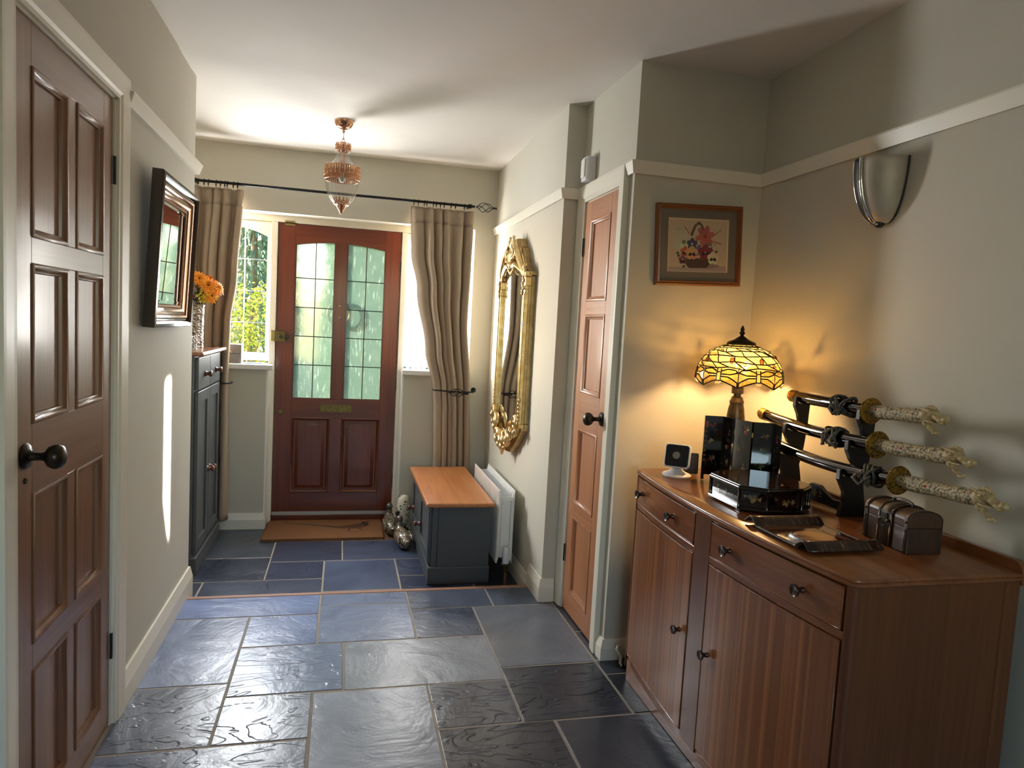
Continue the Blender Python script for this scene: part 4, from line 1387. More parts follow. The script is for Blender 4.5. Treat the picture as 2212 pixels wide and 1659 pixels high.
g.build('berries', 'red_berry', bq, smooth=80)
orn = thing('crystal_ornament', (-0.835, 4.30, CT), 'small beaded silver ornament at the foot of the vase', 'ornament')
g = G().lathe([(0, 0), (0.02, 0), (0.02, 0.006), (0.008, 0.012), (0.006, 0.05), (0, 0.052)], (0, 0, 0), 14)
for k in range(26):
    a = k * 2.4
    g.ell((0.015 * math.cos(a), 0.015 * math.sin(a), 0.010 + 0.0026 * k), 0.006, 0.006, 0.006, 8, 5)
g.build('beads', 'nickel', orn, smooth=60, local=True)

# --- dark-framed mirror on the left wall, leaning forward at the top
lm = thing('wall_mirror', (-0.6905, 2.99, 1.302), 'black and bronze framed mirror leaning on the left wall', 'mirror', rot=(0, math.radians(2.8), 0))
W, Hh = 0.302, 0.555
def rect_frame(prof, y0, y1, z0, z1, m, name, root, **kw):
    g = G()
    g.rings([[(w_, y0 + d, z0 + d), (w_, y1 - d, z0 + d), (w_, y1 - d, z1 - d), (w_, y0 + d, z1 - d)] for d, w_ in prof], cap=False)
    return g.build(name, m, root, local=True, **kw)
rect_frame([(0.0, 0.0), (0.0, 0.036), (0.003, 0.039)], -W, W, 0, Hh, 'dark_frame_z', 'outer_frame', lm)
plain('frame_pewter', S(70, 62, 58), 0.22, 0.8)
plain('frame_bronze', S(150, 116, 92), 0.25, 0.9)
rect_frame([(0.003, 0.039), (0.014, 0.042), (0.020, 0.038), (0.026, 0.026), (0.030, 0.025)], -W, W, 0, Hh, 'frame_pewter', 'pewter_moulding', lm, smooth=30)
rect_frame([(0.030, 0.025), (0.036, 0.028), (0.044, 0.026), (0.048, 0.020), (0.056, 0.021), (0.064, 0.016), (0.072, 0.015), (0.076, 0.010), (0.084, 0.009), (0.088, 0.003)], -W, W, 0, Hh, 'frame_bronze', 'bronze_moulding', lm, smooth=30)
G().box(0.001, 0.004, -W + 0.08, W - 0.08, 0.08, Hh - 0.08).build('glass', 'mirror_glass', lm, local=True)
rect_frame([(0.086, 0.0045), (0.100, 0.0062)], -W, W, 0, Hh, 'mirror_glass', 'glass_bevel', lm)

# --- tall gilt mirror on the right wall
gm = thing('gilt_mirror', (1.012, 4.015, 0.62), 'tall narrow gilt mirror with carved crest on the right wall', 'mirror')
MY0, MY1 = 3.690, 4.345
fx = 0.962
def mcurve(t):  # half outline of the crest: (dy from centre, z)
    return t
half = [(0.328, 0.84), (0.328, 1.655), (0.345, 1.662), (0.345, 1.678), (0.300, 1.69), (0.235, 1.725), (0.185, 1.775), (0.150, 1.825), (0.105, 1.838), (0.095, 1.860), (0.075, 1.885), (0.0, 1.892)]
low = [(0.0, 0.628), (0.10, 0.640), (0.20, 0.700), (0.29, 0.765), (0.335, 0.800), (0.335, 0.835)]
cy = 4.015
outl = [(cy + d, z) for d, z in low] + [(cy + d, z) for d, z in half] + [(cy - d, z) for d, z in half[::-1][1:]] + [(cy - d, z) for d, z in low[::-1][:-1]]
inn_half = [(0.270, 0.90), (0.270, 1.60), (0.262, 1.66), (0.22, 1.70), (0.14, 1.735), (0.0, 1.745)]
inn_low = [(0.0, 0.745), (0.10, 0.755), (0.19, 0.80), (0.25, 0.85)]
inl = [(cy + d, z) for d, z in inn_low] + [(cy + d, z) for d, z in inn_half] + [(cy - d, z) for d, z in inn_half[::-1][1:]] + [(cy - d, z) for d, z in inn_low[::-1][:-1]]
G().prism(outl, 'x', 0.990, 1.0115).build('backboard', 'gilt_side', gm)
G().prism(outl, 'x', fx + 0.010, 0.990).build('rim_body', 'gilt_side', gm, bevel=0.002)
G().prism(inl, 'x', fx + 0.0085, fx + 0.0098).build('glass', 'mirror_glass', gm)
for sg in (-1, 1):
    g = G()
    yy = cy + sg * 0.300
    g.box(fx - 0.004, fx + 0.010, yy - 0.026, yy + 0.026, 0.835, 1.655)
    g.tube([(fx - 0.004, yy + sg * 0.016, 0.83), (fx - 0.004, yy + sg * 0.016, 1.655)], 0.009, 10)
    g.tube([(fx - 0.004, yy - sg * 0.020, 0.83), (fx - 0.004, yy - sg * 0.020, 1.655)], 0.006, 10)
    g.build('side_moulding', 'gilt', gm, smooth=50)
    g = G().box(fx - 0.012, fx + 0.012, yy - 0.036, yy + 0.036, 1.560, 1.585).box(fx - 0.014, 0.99, yy - 0.040, yy + 0.046 if sg > 0 else yy + 0.040, 1.652, 1.680)
    g.box(fx - 0.010, 0.99, yy - 0.034, yy + 0.034, 1.60, 1.652).box(fx - 0.010, 0.99, yy - 0.037, yy + 0.037, 0.812, 0.838)
    g.build('capital', 'gilt', gm, bevel=0.006, seg=3)
def scroll(g, c, r, turns, sg, rad, x, a0=0.0):
    pts, rr = [], []
    n = 26
    for i in range(n):
        t = i / (n - 1)
        a = a0 + sg * turns * 2 * PI * t
        q = r * (1 - 0.82 * t)
        pts.append((x - 0.006 * t, c[0] + q * math.cos(a), c[1] + q * math.sin(a)))
        rr.append(rad * (1 - 0.35 * t))
    g.tube(pts, rr, 8)
for sg in (-1, 1):
    g = G()
    # sweeping shoulders of the crest
    pts = [(fx - 0.004, cy + sg * 0.325, 1.665), (fx - 0.010, cy + sg * 0.270, 1.690), (fx - 0.016, cy + sg * 0.215, 1.735), (fx - 0.020, cy + sg * 0.165, 1.790), (fx - 0.020, cy + sg * 0.115, 1.830), (fx - 0.016, cy + sg * 0.07, 1.872)]
    g.tube(pts, [0.012, 0.016, 0.018, 0.018, 0.015, 0.010], 10)
    pts = [(fx - 0.002, cy + sg * 0.270, 1.655), (fx - 0.010, cy + sg * 0.235, 1.690), (fx - 0.016, cy + sg * 0.175, 1.715), (fx - 0.020, cy + sg * 0.10, 1.735), (fx - 0.022, cy + sg * 0.04, 1.725)]
    g.tube(pts, [0.008, 0.012, 0.014, 0.014, 0.010], 10)
    scroll(g, (cy + sg * 0.300, 1.690), 0.028, 1.2, sg, 0.010, fx - 0.008, PI / 2)
    scroll(g, (cy + sg * 0.085, 1.800), 0.045, 1.3, -sg, 0.011, fx - 0.020, 0.3)
    scroll(g, (cy + sg * 0.045, 1.868), 0.028, 1.2, sg, 0.009, fx - 0.018, PI / 2)
    # leaf drops on the columns
    for k in range(7):
        g.ell((fx - 0.014, cy + sg * (0.300 + 0.012 * math.sin(k * 2)), 1.645 - 0.014 * k), 0.010, 0.010 + 0.004 * (k % 2), 0.013, 10, 6)
    g.build('crest_scroll', 'gilt', gm, smooth=70)
    g = G()
    # lower corner foliage
    scroll(g, (cy + sg * 0.285, 0.835), 0.045, 1.4, -sg, 0.014, fx - 0.012, -0.4)
    scroll(g, (cy + sg * 0.205, 0.775), 0.052, 1.4, sg, 0.016, fx - 0.016, 1.8)
    scroll(g, (cy + sg * 0.120, 0.715), 0.052, 1.4, -sg, 0.016, fx - 0.018, 0.2)
    for k in range(16):
        t = k / 15
        g.ell((fx - 0.018 + random.uniform(-.008, .006), cy + sg * lerp(0.325, 0.05, t) + random.uniform(-0.012, 0.012), lerp(0.825, 0.665, t) + random.uniform(-0.03, 0.03)), 0.012, random.uniform(0.010, 0.018), random.uniform(0.012, 0.024), 10, 6)
    for k in range(6):
        g.ell((fx - 0.006, cy + sg * (0.322 + 0.008 * math.sin(3 * k)), 0.86 + 0.022 * k), 0.009, 0.009, 0.013, 8, 6)
    g.build('lower_foliage', 'gilt', gm, smooth=70)
g = G()
for k in range(-3, 4):     # shell palmette
    a = k * 0.33
    g.tube([(fx - 0.012, cy + 0.010 * math.sin(a), 1.735), (fx - 0.026, cy + 0.055 * math.sin(a), 1.735 + 0.055 * math.cos(a)), (fx - 0.020, cy + 0.085 * math.sin(a), 1.735 + 0.085 * math.cos(a))], [0.006, 0.013, 0.008], 8)
    g.tube([(fx - 0.014, cy + 0.006 * math.sin(a), 1.815), (fx - 0.026, cy + 0.03 * math.sin(a), 1.85), (fx - 0.018, cy + 0.05 * math.sin(a), 1.885)], [0.005, 0.009, 0.006], 8)
g.ell((fx - 0.020, cy, 1.735), 0.018, 0.03, 0.022, 14, 8)
for k in range(13):
    a = PI * k / 12
    g.ell((fx - 0.014, cy + 0.075 * math.cos(a), 1.745 - 0.055 * math.sin(a)), 0.010, 0.011, 0.011, 8, 6)
g.build('crest_shell', 'gilt', gm, smooth=70)
g = G()
scroll(g, (cy - 0.035, 0.690), 0.05, 1.3, 1, 0.018, fx - 0.020, PI / 2)
scroll(g, (cy + 0.035, 0.690), 0.05, 1.3, -1, 0.018, fx - 0.020, PI / 2)
g.ell((fx - 0.02, cy, 0.655), 0.016, 0.03, 0.022, 14, 8)
g.build('lower_cartouche', 'gilt', gm, smooth=70)

# --- glass pendant lantern on a chain
pn = thing('pendant_light', (-0.036, 4.0, CEIL), 'clear glass pendant lantern with rose-gold collar hanging from the ceiling', 'ceiling light')
P0 = Vector((-0.036, 4.0, 0))
G().lathe([(0.052, CEIL + 0.002), (0.052, CEIL - 0.008), (0.048, CEIL - 0.022), (0.036, CEIL - 0.038), (0.016, CEIL - 0.047), (0.0, CEIL - 0.048)], P0, 28).build('canopy', 'rose_gold', pn, smooth=60)
G().lathe([(0.0, CEIL - 0.048), (0.006, CEIL - 0.048), (0.008, CEIL - 0.058), (0.004, CEIL - 0.068), (0.0, CEIL - 0.068)], P0, 12).build('loop_stem', 'rose_gold', pn, smooth=60)
for k in range(3):
    g = G()
    z = CEIL - 0.085 - 0.030 * k
    ax = Vector((1, 0, 0)) if k % 2 else Vector((0, 1, 0))
    g.tube([P0 + Vector((0, 0, z)) + ax * (0.008 * math.cos(a)) + Vector((0, 0, 0.019 * math.sin(a))) for a in [2 * PI * i / 14 for i in range(14)]], 0.0018, 6, closed=True)
    g.build('chain_link', 'rose_gold', pn, smooth=60)
def pglass():
    n = N('pendant_glass')
    tr = n.n('ShaderNodeBsdfTransparent')
    tr.inputs[0].default_value = (0.93, 0.93, 0.92, 1)
    gl = n.n('ShaderNodeBsdfGlossy')
    gl.inputs['Roughness'].default_value = 0.06
    lw = n.n('ShaderNodeLayerWeight')
    lw.inputs[0].default_value = 0.45
    mx = n.n('ShaderNodeMixShader')
    n.l(n.ramp(lw.outputs['Facing'], [(0.0, (0.06,) * 3 + (1,)), (0.6, (0.22,) * 3 + (1,)), (1.0, (0.8,) * 3 + (1,))]), mx.inputs[0])
    n.l(tr.outputs[0], mx.inputs[1])
    n.l(gl.outputs[0], mx.inputs[2])
    n.l(mx.outputs[0], n.out.inputs[0])
pglass()
fl_ = lambda a, h: 1 + 0.035 * math.cos(20 * a)
g = G()
prof = [(0.036, 2.290), (0.033, 2.255), (0.040, 2.235), (0.060, 2.210), (0.090, 2.195)]
rs = [[(P0.x + r * fl_(a, 0) * math.cos(a), P0.y + r * fl_(a, 0) * math.sin(a), z) for a in [2 * PI * i / 120 for i in range(120)]] for r, z in prof]
g.rings(rs, cap=False)
g.build('neck_glass', 'pendant_glass', pn, smooth=60)
prof = [(0.090, 2.160), (0.090, 2.130), (0.085, 2.090), (0.074, 2.050), (0.056, 2.015), (0.034, 1.990), (0.024, 1.983)]
g = G()
rs = [[(P0.x + r * fl_(a, 0) * math.cos(a), P0.y + r * fl_(a, 0) * math.sin(a), z) for a in [2 * PI * i / 120 for i in range(120)]] for r, z in prof]
g.rings(rs, cap=False)
g.build('bowl_glass', 'pendant_glass', pn, smooth=60)
def filigree(name, r, z0, z1, n, spiky):
    g = G()
    for k in range(n):
        a = 2 * PI * k / n
        for q in range(2):
            a1 = a + (q - 0.5) * 2 * PI / n * 0.9
            pts = [(P0.x + r * math.cos(lerp(a, a1, t)), P0.y + r * math.sin(lerp(a, a1, t)), lerp(z0, z1, t) + 0.006 * math.sin(PI * 2 * t)) for t in [i / 6 for i in range(7)]]
            g.tube(pts, 0.0028, 5)
        am = a + PI / n
        g.ell((P0.x + r * math.cos(am), P0.y + r * math.sin(am), lerp(z0, z1, 0.35 + 0.3 * (k % 2))), 0.006, 0.006, 0.008, 6, 4)
    for zz in ((z0, z1) if not spiky else (z0,)):
        g.tube([(P0.x + r * math.cos(a), P0.y + r * math.sin(a), zz) for a in [2 * PI * i / 40 for i in range(40)]], 0.0026, 6, closed=True)
    return g.build(name, 'rose_gold', pn, smooth=60)
filigree('crown_collar', 0.038, 2.282, 2.322, 18, True)
filigree('gallery_collar', 0.0935, 2.196, 2.124, 46, False)
filigree('lower_collar', 0.040, 1.992, 2.030, 12, True)
G().lathe([(0.030, 1.990), (0.024, 1.978), (0.010, 1.955), (0.006, 1.945), (0.0, 1.940)], P0, 20).build('tip', 'rose_gold', pn, smooth=60)
G().ell((P0.x, P0.y, 2.14), 0.018, 0.018, 0.030, 14, 10).build('bulb', 'white_gloss', pn, smooth=60)
G().tube([(P0.x, P0.y, 2.33), (P0.x, P0.y, 2.165)], 0.009, 10).build('lamp_holder', 'rose_gold', pn, smooth=60)

# --- alarm sensor above the cupboard door
al = thing('motion_sensor', (1.105, 3.13, 2.06), 'white plastic alarm sensor above the narrow cupboard door', 'alarm sensor')
G().prism([(1.1045, 3.175), (1.1045, 3.085), (1.070, 3.085), (1.058, 3.100), (1.058, 3.160), (1.070, 3.175)], 'z', 2.066, 2.176).build('housing', 'white_plastic', al, bevel=0.006, seg=3)
G().prism([(1.0575, 3.158), (1.0575, 3.102), (1.052, 3.108), (1.052, 3.152)], 'z', 2.082, 2.165).build('lens', 'white_gloss', al, bevel=0.003)

# ================================================================== sideboard and what stands on it
ST = 0.846            # height of the sideboard top
SY0, SY1 = 1.285, 2.490
def bow(y):
    return 1.138 - 0.045 * (1 - ((y - 1.885) / 0.60) ** 2)
sb = thing('sideboard', (1.36, 1.885, 0), 'bow-fronted mahogany sideboard with round knobs under the lamp', 'sideboard')
SBK = 1.605
def bowed(name, ya, yb, za, zb, off, depth, m, root, bevel=0.0015, n=14):
    pts = [(bow(lerp(ya, yb, i / n)) + off, lerp(ya, yb, i / n)) for i in range(n + 1)]
    pts += [(p[0] + depth, p[1]) for p in pts[::-1]]
    return G().prism(pts, 'z', za, zb).build(name, m, root, bevel=bevel)
# carcass: sides, back, base, rails
G().box(1.165, SBK, SY1 - 0.022, SY1 - 0.004, 0.06, ST - 0.020).build('side_panel', 'sideboard_z', sb, bevel=0.001)
G().box(1.165, SBK, SY0 + 0.004, SY0 + 0.022, 0.06, ST - 0.020).build('side_panel', 'sideboard_z', sb, bevel=0.001)
G().box(SBK - 0.04, SBK + 0.004, SY0 + 0.001, SY0 + 0.024, 0.0, ST - 0.020).build('back_post', 'sideboard_z', sb, bevel=0.003)
G().box(SBK - 0.012, SBK, SY0 + 0.02, SY1 - 0.02, 0.06, ST - 0.020).build('back_panel', 'sideboard_z', sb)
G().box(1.15, SBK, SY0 + 0.02, SY1 - 0.02, 0.085, 0.10).build('bottom_panel', 'sideboard_y', sb)
G().box(1.135, 1.160, SY0 + 0.02, SY1 - 0.035, 0.0, 0.086).build('plinth', 'sideboard_y', sb, bevel=0.002)
G().box(1.160, SBK - 0.02, SY0 + 0.012, SY0 + 0.03, 0.0, 0.086).build('plinth_return', 'sideboard_x', sb)
G().box(1.160, SBK - 0.02, SY1 - 0.045, SY1 - 0.03, 0.0, 0.086).build('plinth_return', 'sideboard_x', sb)
# rounded corner posts
for yc, s_ in ((SY0 + 0.022, -1), (SY1 - 0.022, 1)):
    b_ = bow(yc)
    pts = [(b_ + 0.045, yc - s_ * 0.0), (b_, yc)] + [(b_ + 0.016 - 0.016 * math.cos(a), yc + s_ * 0.020 * math.sin(a)) for a in [PI / 2 * i / 6 for i in range(7)]] + [(b_ + 0.045, yc + s_ * 0.020)]
    G().prism(pts, 'z', 0.05, ST - 0.018).build('corner_post', 'sideboard_z', sb, smooth=40)
bowed('centre_stile', 1.840, 1.934, 0.088, ST - 0.020, 0.002, 0.03, 'sideboard_z', sb)
bowed('top_rail', SY0 + 0.022, SY1 - 0.022, 0.822, ST - 0.018, 0.003, 0.03, 'sideboard_y', sb)
bowed('bottom_rail', SY0 + 0.022, SY1 - 0.022, 0.072, 0.104, 0.006, 0.03, 'sideboard_y', sb)
for (a, b) in ((SY0 + 0.022, 1.840), (1.934, SY1 - 0.022)):
    bowed('mid_rail', a, b, 0.694, 0.714, 0.003, 0.03, 'sideboard_y', sb)
    bowed('recess', a, b, 0.10, 0.82, 0.020, 0.004, 'black_wood', sb, 0)
def bead(root, a, b, z0, z1):
    n_ = 14
    e = 0.0012
    lo = [(bow(lerp(a, b, i / n_)) + 0.0005, lerp(a, b, i / n_), z0 + e) for i in range(n_ + 1)]
    hi = [(p[0], p[1], z1 - e) for p in lo]
    g = G()
    g.tube(lo + hi[::-1], 0.0016, 6, closed=True)
    g.build('edge_bead', 'sideboard_y', root, smooth=60)
for (a, b, ks, dk) in ((1.316, 1.836, (1.437, 1.735), 1.808), (1.938, 2.464, (2.095, 2.398), 1.985)):
    d = bowed('drawer', a, b, 0.717, 0.819, 0.001, 0.018, 'sideboard_y', sb)
    for k in ks:
        turned_knob(d, (bow(k) + 0.001, k, 0.765), ('x', -1), 'knob_dark', 0.92, cup=True)
    bead(d, a, b, 0.717, 0.819)
    d = bowed('door', a, b, 0.107, 0.691, 0.001, 0.018, 'veneer_z', sb)
    bead(d, a, b, 0.107, 0.691)
    turned_knob(d, (bow(dk) + 0.001, dk, 0.420), ('x', -1), 'knob_dark', 0.86, cup=True)
# top with a rounded, grooved edge
n = 26
def top_out(e):
    pts = []
    for i in range(n + 1):
        yy = lerp(SY0 - 0.004 + 0.02 + e, SY1 + 0.004 - 0.02 - e, i / n)
        pts.append((bow(yy) - 0.006 + e, yy))
    y1 = SY1 + 0.004 - e
    b1 = bow(SY1 - 0.02) - 0.006 + e
    pts += [(b1 + 0.006, y1 - 0.008), (b1 + 0.022, y1), (SBK, y1)]
    y0 = SY0 - 0.004 + e
    b0 = bow(SY0 + 0.02) - 0.006 + e
    pts += [(SBK, y0), (b0 + 0.022, y0), (b0 + 0.006, y0 + 0.008)]
    return pts
g = G()
rs = []
for e, z in ((0.004, ST - 0.020), (0.0, ST - 0.017), (0.0, ST - 0.010), (0.003, ST - 0.0085), (0.002, ST - 0.007), (0.003, ST - 0.002), (0.006, ST)):
    rs.append([(p[0], p[1], z) for p in top_out(e)])
g.rings(rs)
g.build('top', 'sideboard_y', sb, smooth=50)
pts = [(SY0 - 0.004, ST - 0.03)] + [(SY0 + 0.024 - 0.028 * math.cos(a), ST + 0.002 + 0.026 * math.sin(a)) for a in [PI / 2 * i / 8 for i in range(9)]] + [(SY1 + 0.004 - 0.03, ST + 0.028), (SY1 + 0.004, ST + 0.004), (SY1 + 0.004, ST - 0.03)]
G().prism(pts, 'x', SBK + 0.001, SBK + 0.020).build('back_upstand', 'sideboard_y', sb, bevel=0.003)

ST += 0.0008        # everything below rests on the sideboard
# --- stained-glass table lamp
LX_, LY_ = 1.462, 2.345
lamp = thing('table_lamp', (LX_, LY_, ST), 'lit stained-glass dragonfly lamp standing in the corner of the sideboard', 'lamp')
L0 = Vector((LX_, LY_, 0))
G().lathe([(0, ST), (0.066, ST), (0.070, ST + 0.006), (0.062, ST + 0.016), (0.040, ST + 0.026), (0.024, ST + 0.045), (0.018, ST + 0.09), (0.020, ST + 0.14)], L0, 32, rib=lambda a, h: 1 + 0.03 * math.cos(16 * a)).build('base', 'bronze', lamp, smooth=50)
plain('lamp_bronze', S(112, 92, 62), 0.38, 0.5, var=(50, S(70, 58, 42)))
G().lathe([(0.020, ST + 0.14), (0.028, ST + 0.165), (0.034, ST + 0.20), (0.034, ST + 0.225), (0.029, ST + 0.262), (0.024, ST + 0.282)], L0, 40, rib=lambda a, h: 1 + 0.03 * math.cos(22 * a)).build('leaf_bulb', 'lamp_bronze', lamp, smooth=60)
G().lathe([(0.0, ST + 0.280), (0.026, ST + 0.282), (0.027, ST + 0.290), (0.022, ST + 0.298), (0.021, ST + 0.305), (0.014, ST + 0.310), (0.013, ST + 0.318), (0.022, ST + 0.320), (0.022, ST + 0.345), (0.0, ST + 0.346)], L0, 28).build('collar', 'lamp_bronze', lamp, smooth=40)
G().tube([(LX_, LY_, ST + 0.34), (LX_, LY_, 1.39)], 0.004, 8).build('stem', 'bronze', lamp)
for s_ in (-1, 1):
    b_ = G().ell((LX_ + s_ * 0.035, LY_, 1.265), 0.022, 0.022, 0.030, 14, 10).build('bulb', 'bulb_glass', lamp, smooth=80)
# shade surface of revolution
SR = [(0.0, 0.046, 1.352), (0.12, 0.068, 1.345), (0.3, 0.104, 1.328), (0.5, 0.134, 1.301), (0.68, 0.151, 1.271), (0.82, 0.159, 1.242), (0.92, 0.161, 1.220), (1.0, 0.156, 1.192)]
def sh(a, t, off=0.0):
    for i in range(len(SR) - 1):
        if t <= SR[i + 1][0] or i == len(SR) - 2:
            k = (t - SR[i][0]) / (SR[i + 1][0] - SR[i][0])
            r = lerp(SR[i][1], SR[i + 1][1], k) + off
            return Vector((LX_ + r * math.cos(a), LY_ + r * math.sin(a), lerp(SR[i][2], SR[i + 1][2], k)))
shade = G().lathe([(0.0, 1.352), (0.052, 1.350), (0.054, 1.356), (0.050, 1.362), (0.030, 1.370), (0.018, 1.378), (0.010, 1.384), (0.0, 1.385)], L0, 36).build('shade_cap', 'bronze', lamp, smooth=50)
G().lathe([(0, 1.382), (0.009, 1.383), (0.006, 1.388), (0.010, 1.394), (0.0105, 1.398), (0.006, 1.403), (0.008, 1.408), (0.007, 1.414), (0.002, 1.424), (0, 1.425)], L0, 18).build('finial', 'bronze', lamp, smooth=60)
lead = G()
def seg(a0, t0, a1, t1, r=0.0023):
    m_ = max(2, int(abs(a1 - a0) / 0.16) + 1)
    lead.tube([sh(lerp(a0, a1, i / m_), lerp(t0, t1, i / m_)) for i in range(m_ + 1)], r, 5)
def piece(poly, m, off=0.0):
    # polygon in (angle, t), split radially so it follows the curve; lightly inset
    ca = sum(p[0] for p in poly) / len(poly)
    ct = sum(p[1] for p in poly) / len(poly)
    q = [(ca + (a - ca) * 0.97, ct + (t - ct) * 0.97) for a, t in poly]
    g = G()
    c = g.v(sh(ca, ct, off))
    vs = []
    for i in range(len(q)):
        a, b = q[i], q[(i + 1) % len(q)]
        vs += [g.v(sh(*a)), g.v(sh((a[0] + b[0]) / 2, (a[1] + b[1]) / 2, off * 0.4))]
    for i in range(len(vs)):
        g.f([vs[i], vs[(i + 1) % len(vs)], c])
    g.build('glass_piece', m, lamp)
def ringrow(t0, t1, n, m, ph=0.0):
    for k in range(n):
        a0, a1 = 2 * PI * (k + ph) / n, 2 * PI * (k + 1 + ph) / n
        piece([(a0, t0), (a1, t0), (a1, t1), (a0, t1)], m if isinstance(m, str) else m[k % len(m)])
        seg(a0, t0, a0, t1)
        seg(a0, t1, a1, t1)
        seg(a0, t0, a1, t0)
ringrow(0.02, 0.09, 14, 'shade_pale')
ringrow(0.09, 0.13, 14, ['shade_amber', 'shade_peach'], 0.5)
ringrow(0.13, 0.19, 14, 'shade_pale', 0.2)
# irregular body
rl = random.Random(5)
NB = 16
ts = [0.19, 0.31, 0.44, 0.57, 0.70]
grid = []
for i, t in enumerate(ts):
    row_ = []
    for k in range(NB):
        ja = 0 if i == 0 else rl.uniform(-0.32, 0.32)
        jt = 0 if i in (0,) else (rl.uniform(-0.035, 0.035) if i < 4 else 0.018 * math.cos(2 * PI * 7 * (k + 0.5) / NB))
        row_.append((2 * PI * (k + 0.5 * (i % 2) + ja) / NB, t + jt))
    grid.append(row_)
def gp(i, k):
    a, t = grid[i][k % NB]
    return (a + (2 * PI if k >= NB else 0), t)
for i in range(4):
    for k in range(NB):
        sft = 1 if (i % 2) else 0
        q = [gp(i, k), gp(i, k + 1), gp(i + 1, k + (1 if not (i % 2) else 1) ), gp(i + 1, k)]
        if i % 2:
            q = [gp(i, k), gp(i, k + 1), gp(i + 1, k + 2), gp(i + 1, k + 1)]
            if k + 2 >= NB:
                q[2] = (grid[i + 1][(k + 2) % NB][0] + 2 * PI, grid[i + 1][(k + 2) % NB][1])
        piece(q, rl.choice(('shade_cream', 'shade_cream', 'shade_peach', 'shade_cream', 'shade_pale')))
        seg(*q[0], *q[3])
        seg(*q[2], *q[3])
# jewels
for k in range(16):
    a = 2 * PI * (k + rl.uniform(-0.2, 0.2)) / 16
    t = rl.choice((0.30, 0.36, 0.45, 0.54, 0.62))
    big = k % 2 == 0
    p = sh(a, t, 0.002)
    nrm = Vector((math.cos(a), math.sin(a), 0.4)).normalized()
    rot = nrm.to_track_quat('Y', 'Z').to_matrix()
    lead.tube([p + rot @ Vector(((0.0075 if big else 0.006) * math.cos(x), 0.001, (0.012 if big else 0.006) * math.sin(x))) for x in [2 * PI * i / 14 for i in range(14)]], 0.0014, 5, closed=True)
    G().ell(p, 0.007 if big else 0.0055, 0.003, 0.0115 if big else 0.0055, 12, 8, rot).build('jewel', 'shade_amber' if big else 'shade_white', lamp, smooth=80)
# dragonflies round the rim
NF = 7
for k in range(NF):
    a = 2 * PI * (k + 0.12) / NF
    D = PI / NF
    edge = 0.70 + 0.018
    def hem(x):   # scalloped lower edge
        return 1.02 - 0.075 * math.cos((x - a) / D * PI) * 0.5 - 0.0375
    bw_ = 0.05
    piece([(a - bw_, edge), (a + bw_, edge), (a + bw_, 0.78), (a - bw_, 0.78)], 'shade_peach')
    piece([(a - bw_, 0.78), (a + bw_, 0.78), (a + bw_ * 0.8, 0.90), (a - bw_ * 0.8, 0.90)], 'shade_pale')
    for s_ in (-1, 1):
        w1 = [(a + s_ * bw_, 0.765), (a + s_ * D * 0.45, 0.720), (a + s_ * D * 0.86, 0.735), (a + s_ * D * 0.97, 0.775), (a + s_ * D * 0.6, 0.815), (a + s_ * bw_, 0.815)]
        w2 = [(a + s_ * bw_, 0.850), (a + s_ * D * 0.5, 0.855), (a + s_ * D * 0.97, 0.935), (a + s_ * D * 0.97, 0.985), (a + s_ * D * 0.5, 0.945), (a + s_ * bw_, 0.915)]
        for w_ in (w1, w2):
            piece(w_, 'shade_wing')
            for i in range(len(w_)):
                seg(*w_[i], *w_[(i + 1) % len(w_)], 0.0026)
        piece([(a + s_ * D * 0.42, 0.835), (a + s_ * D * 0.98, 0.785), (a + s_ * D * 0.98, 0.925), (a + s_ * D * 0.62, 0.862)], 'shade_peach')
        piece([(a + s_ * bw_, edge), (a + s_ * D * 0.5, edge - 0.012), (a + s_ * D * 0.98, edge - 0.018), (a + s_ * D * 0.9, 0.728), (a + s_ * D * 0.45, 0.714), (a + s_ * bw_, 0.755)], 'shade_cream')
        G().ell(sh(a + s_ * 0.028, 0.945, 0.002), 0.0055, 0.0055, 0.0055, 10, 6).build('eye_bead', 'shade_white', lamp, smooth=80)
        seg(a + s_ * bw_, edge, a + s_ * bw_, 0.92, 0.0024)
    seg(a - bw_, 0.78, a + bw_, 0.78)
    seg(a - bw_, 0.92, a + bw_, 0.92)
    seg(a + D, 0.70, a + D, 0.99)
lead.build('leading', 'bronze', lamp, smooth=60)
G().sheet(lambda u, v: sh(2 * PI * u, lerp(0.655, 0.985 - 0.0375 * (1 + math.cos(NF * (2 * PI * u - 2 * PI * 0.12 / NF))), v), -0.0022), 112, 6, closed_u=False).build('hem_glass', 'shade_cream', lamp, smooth=60)
light('lamp_bulb', 'POINT', (LX_, LY_, 1.262), 21.0, (1.0, 0.60, 0.25), shadow_soft_size=0.03)
bpy.data.objects['lamp_bulb'].parent = lamp
bpy.data.objects['lamp_bulb'].location = (0, 0, 1.262 - ST)

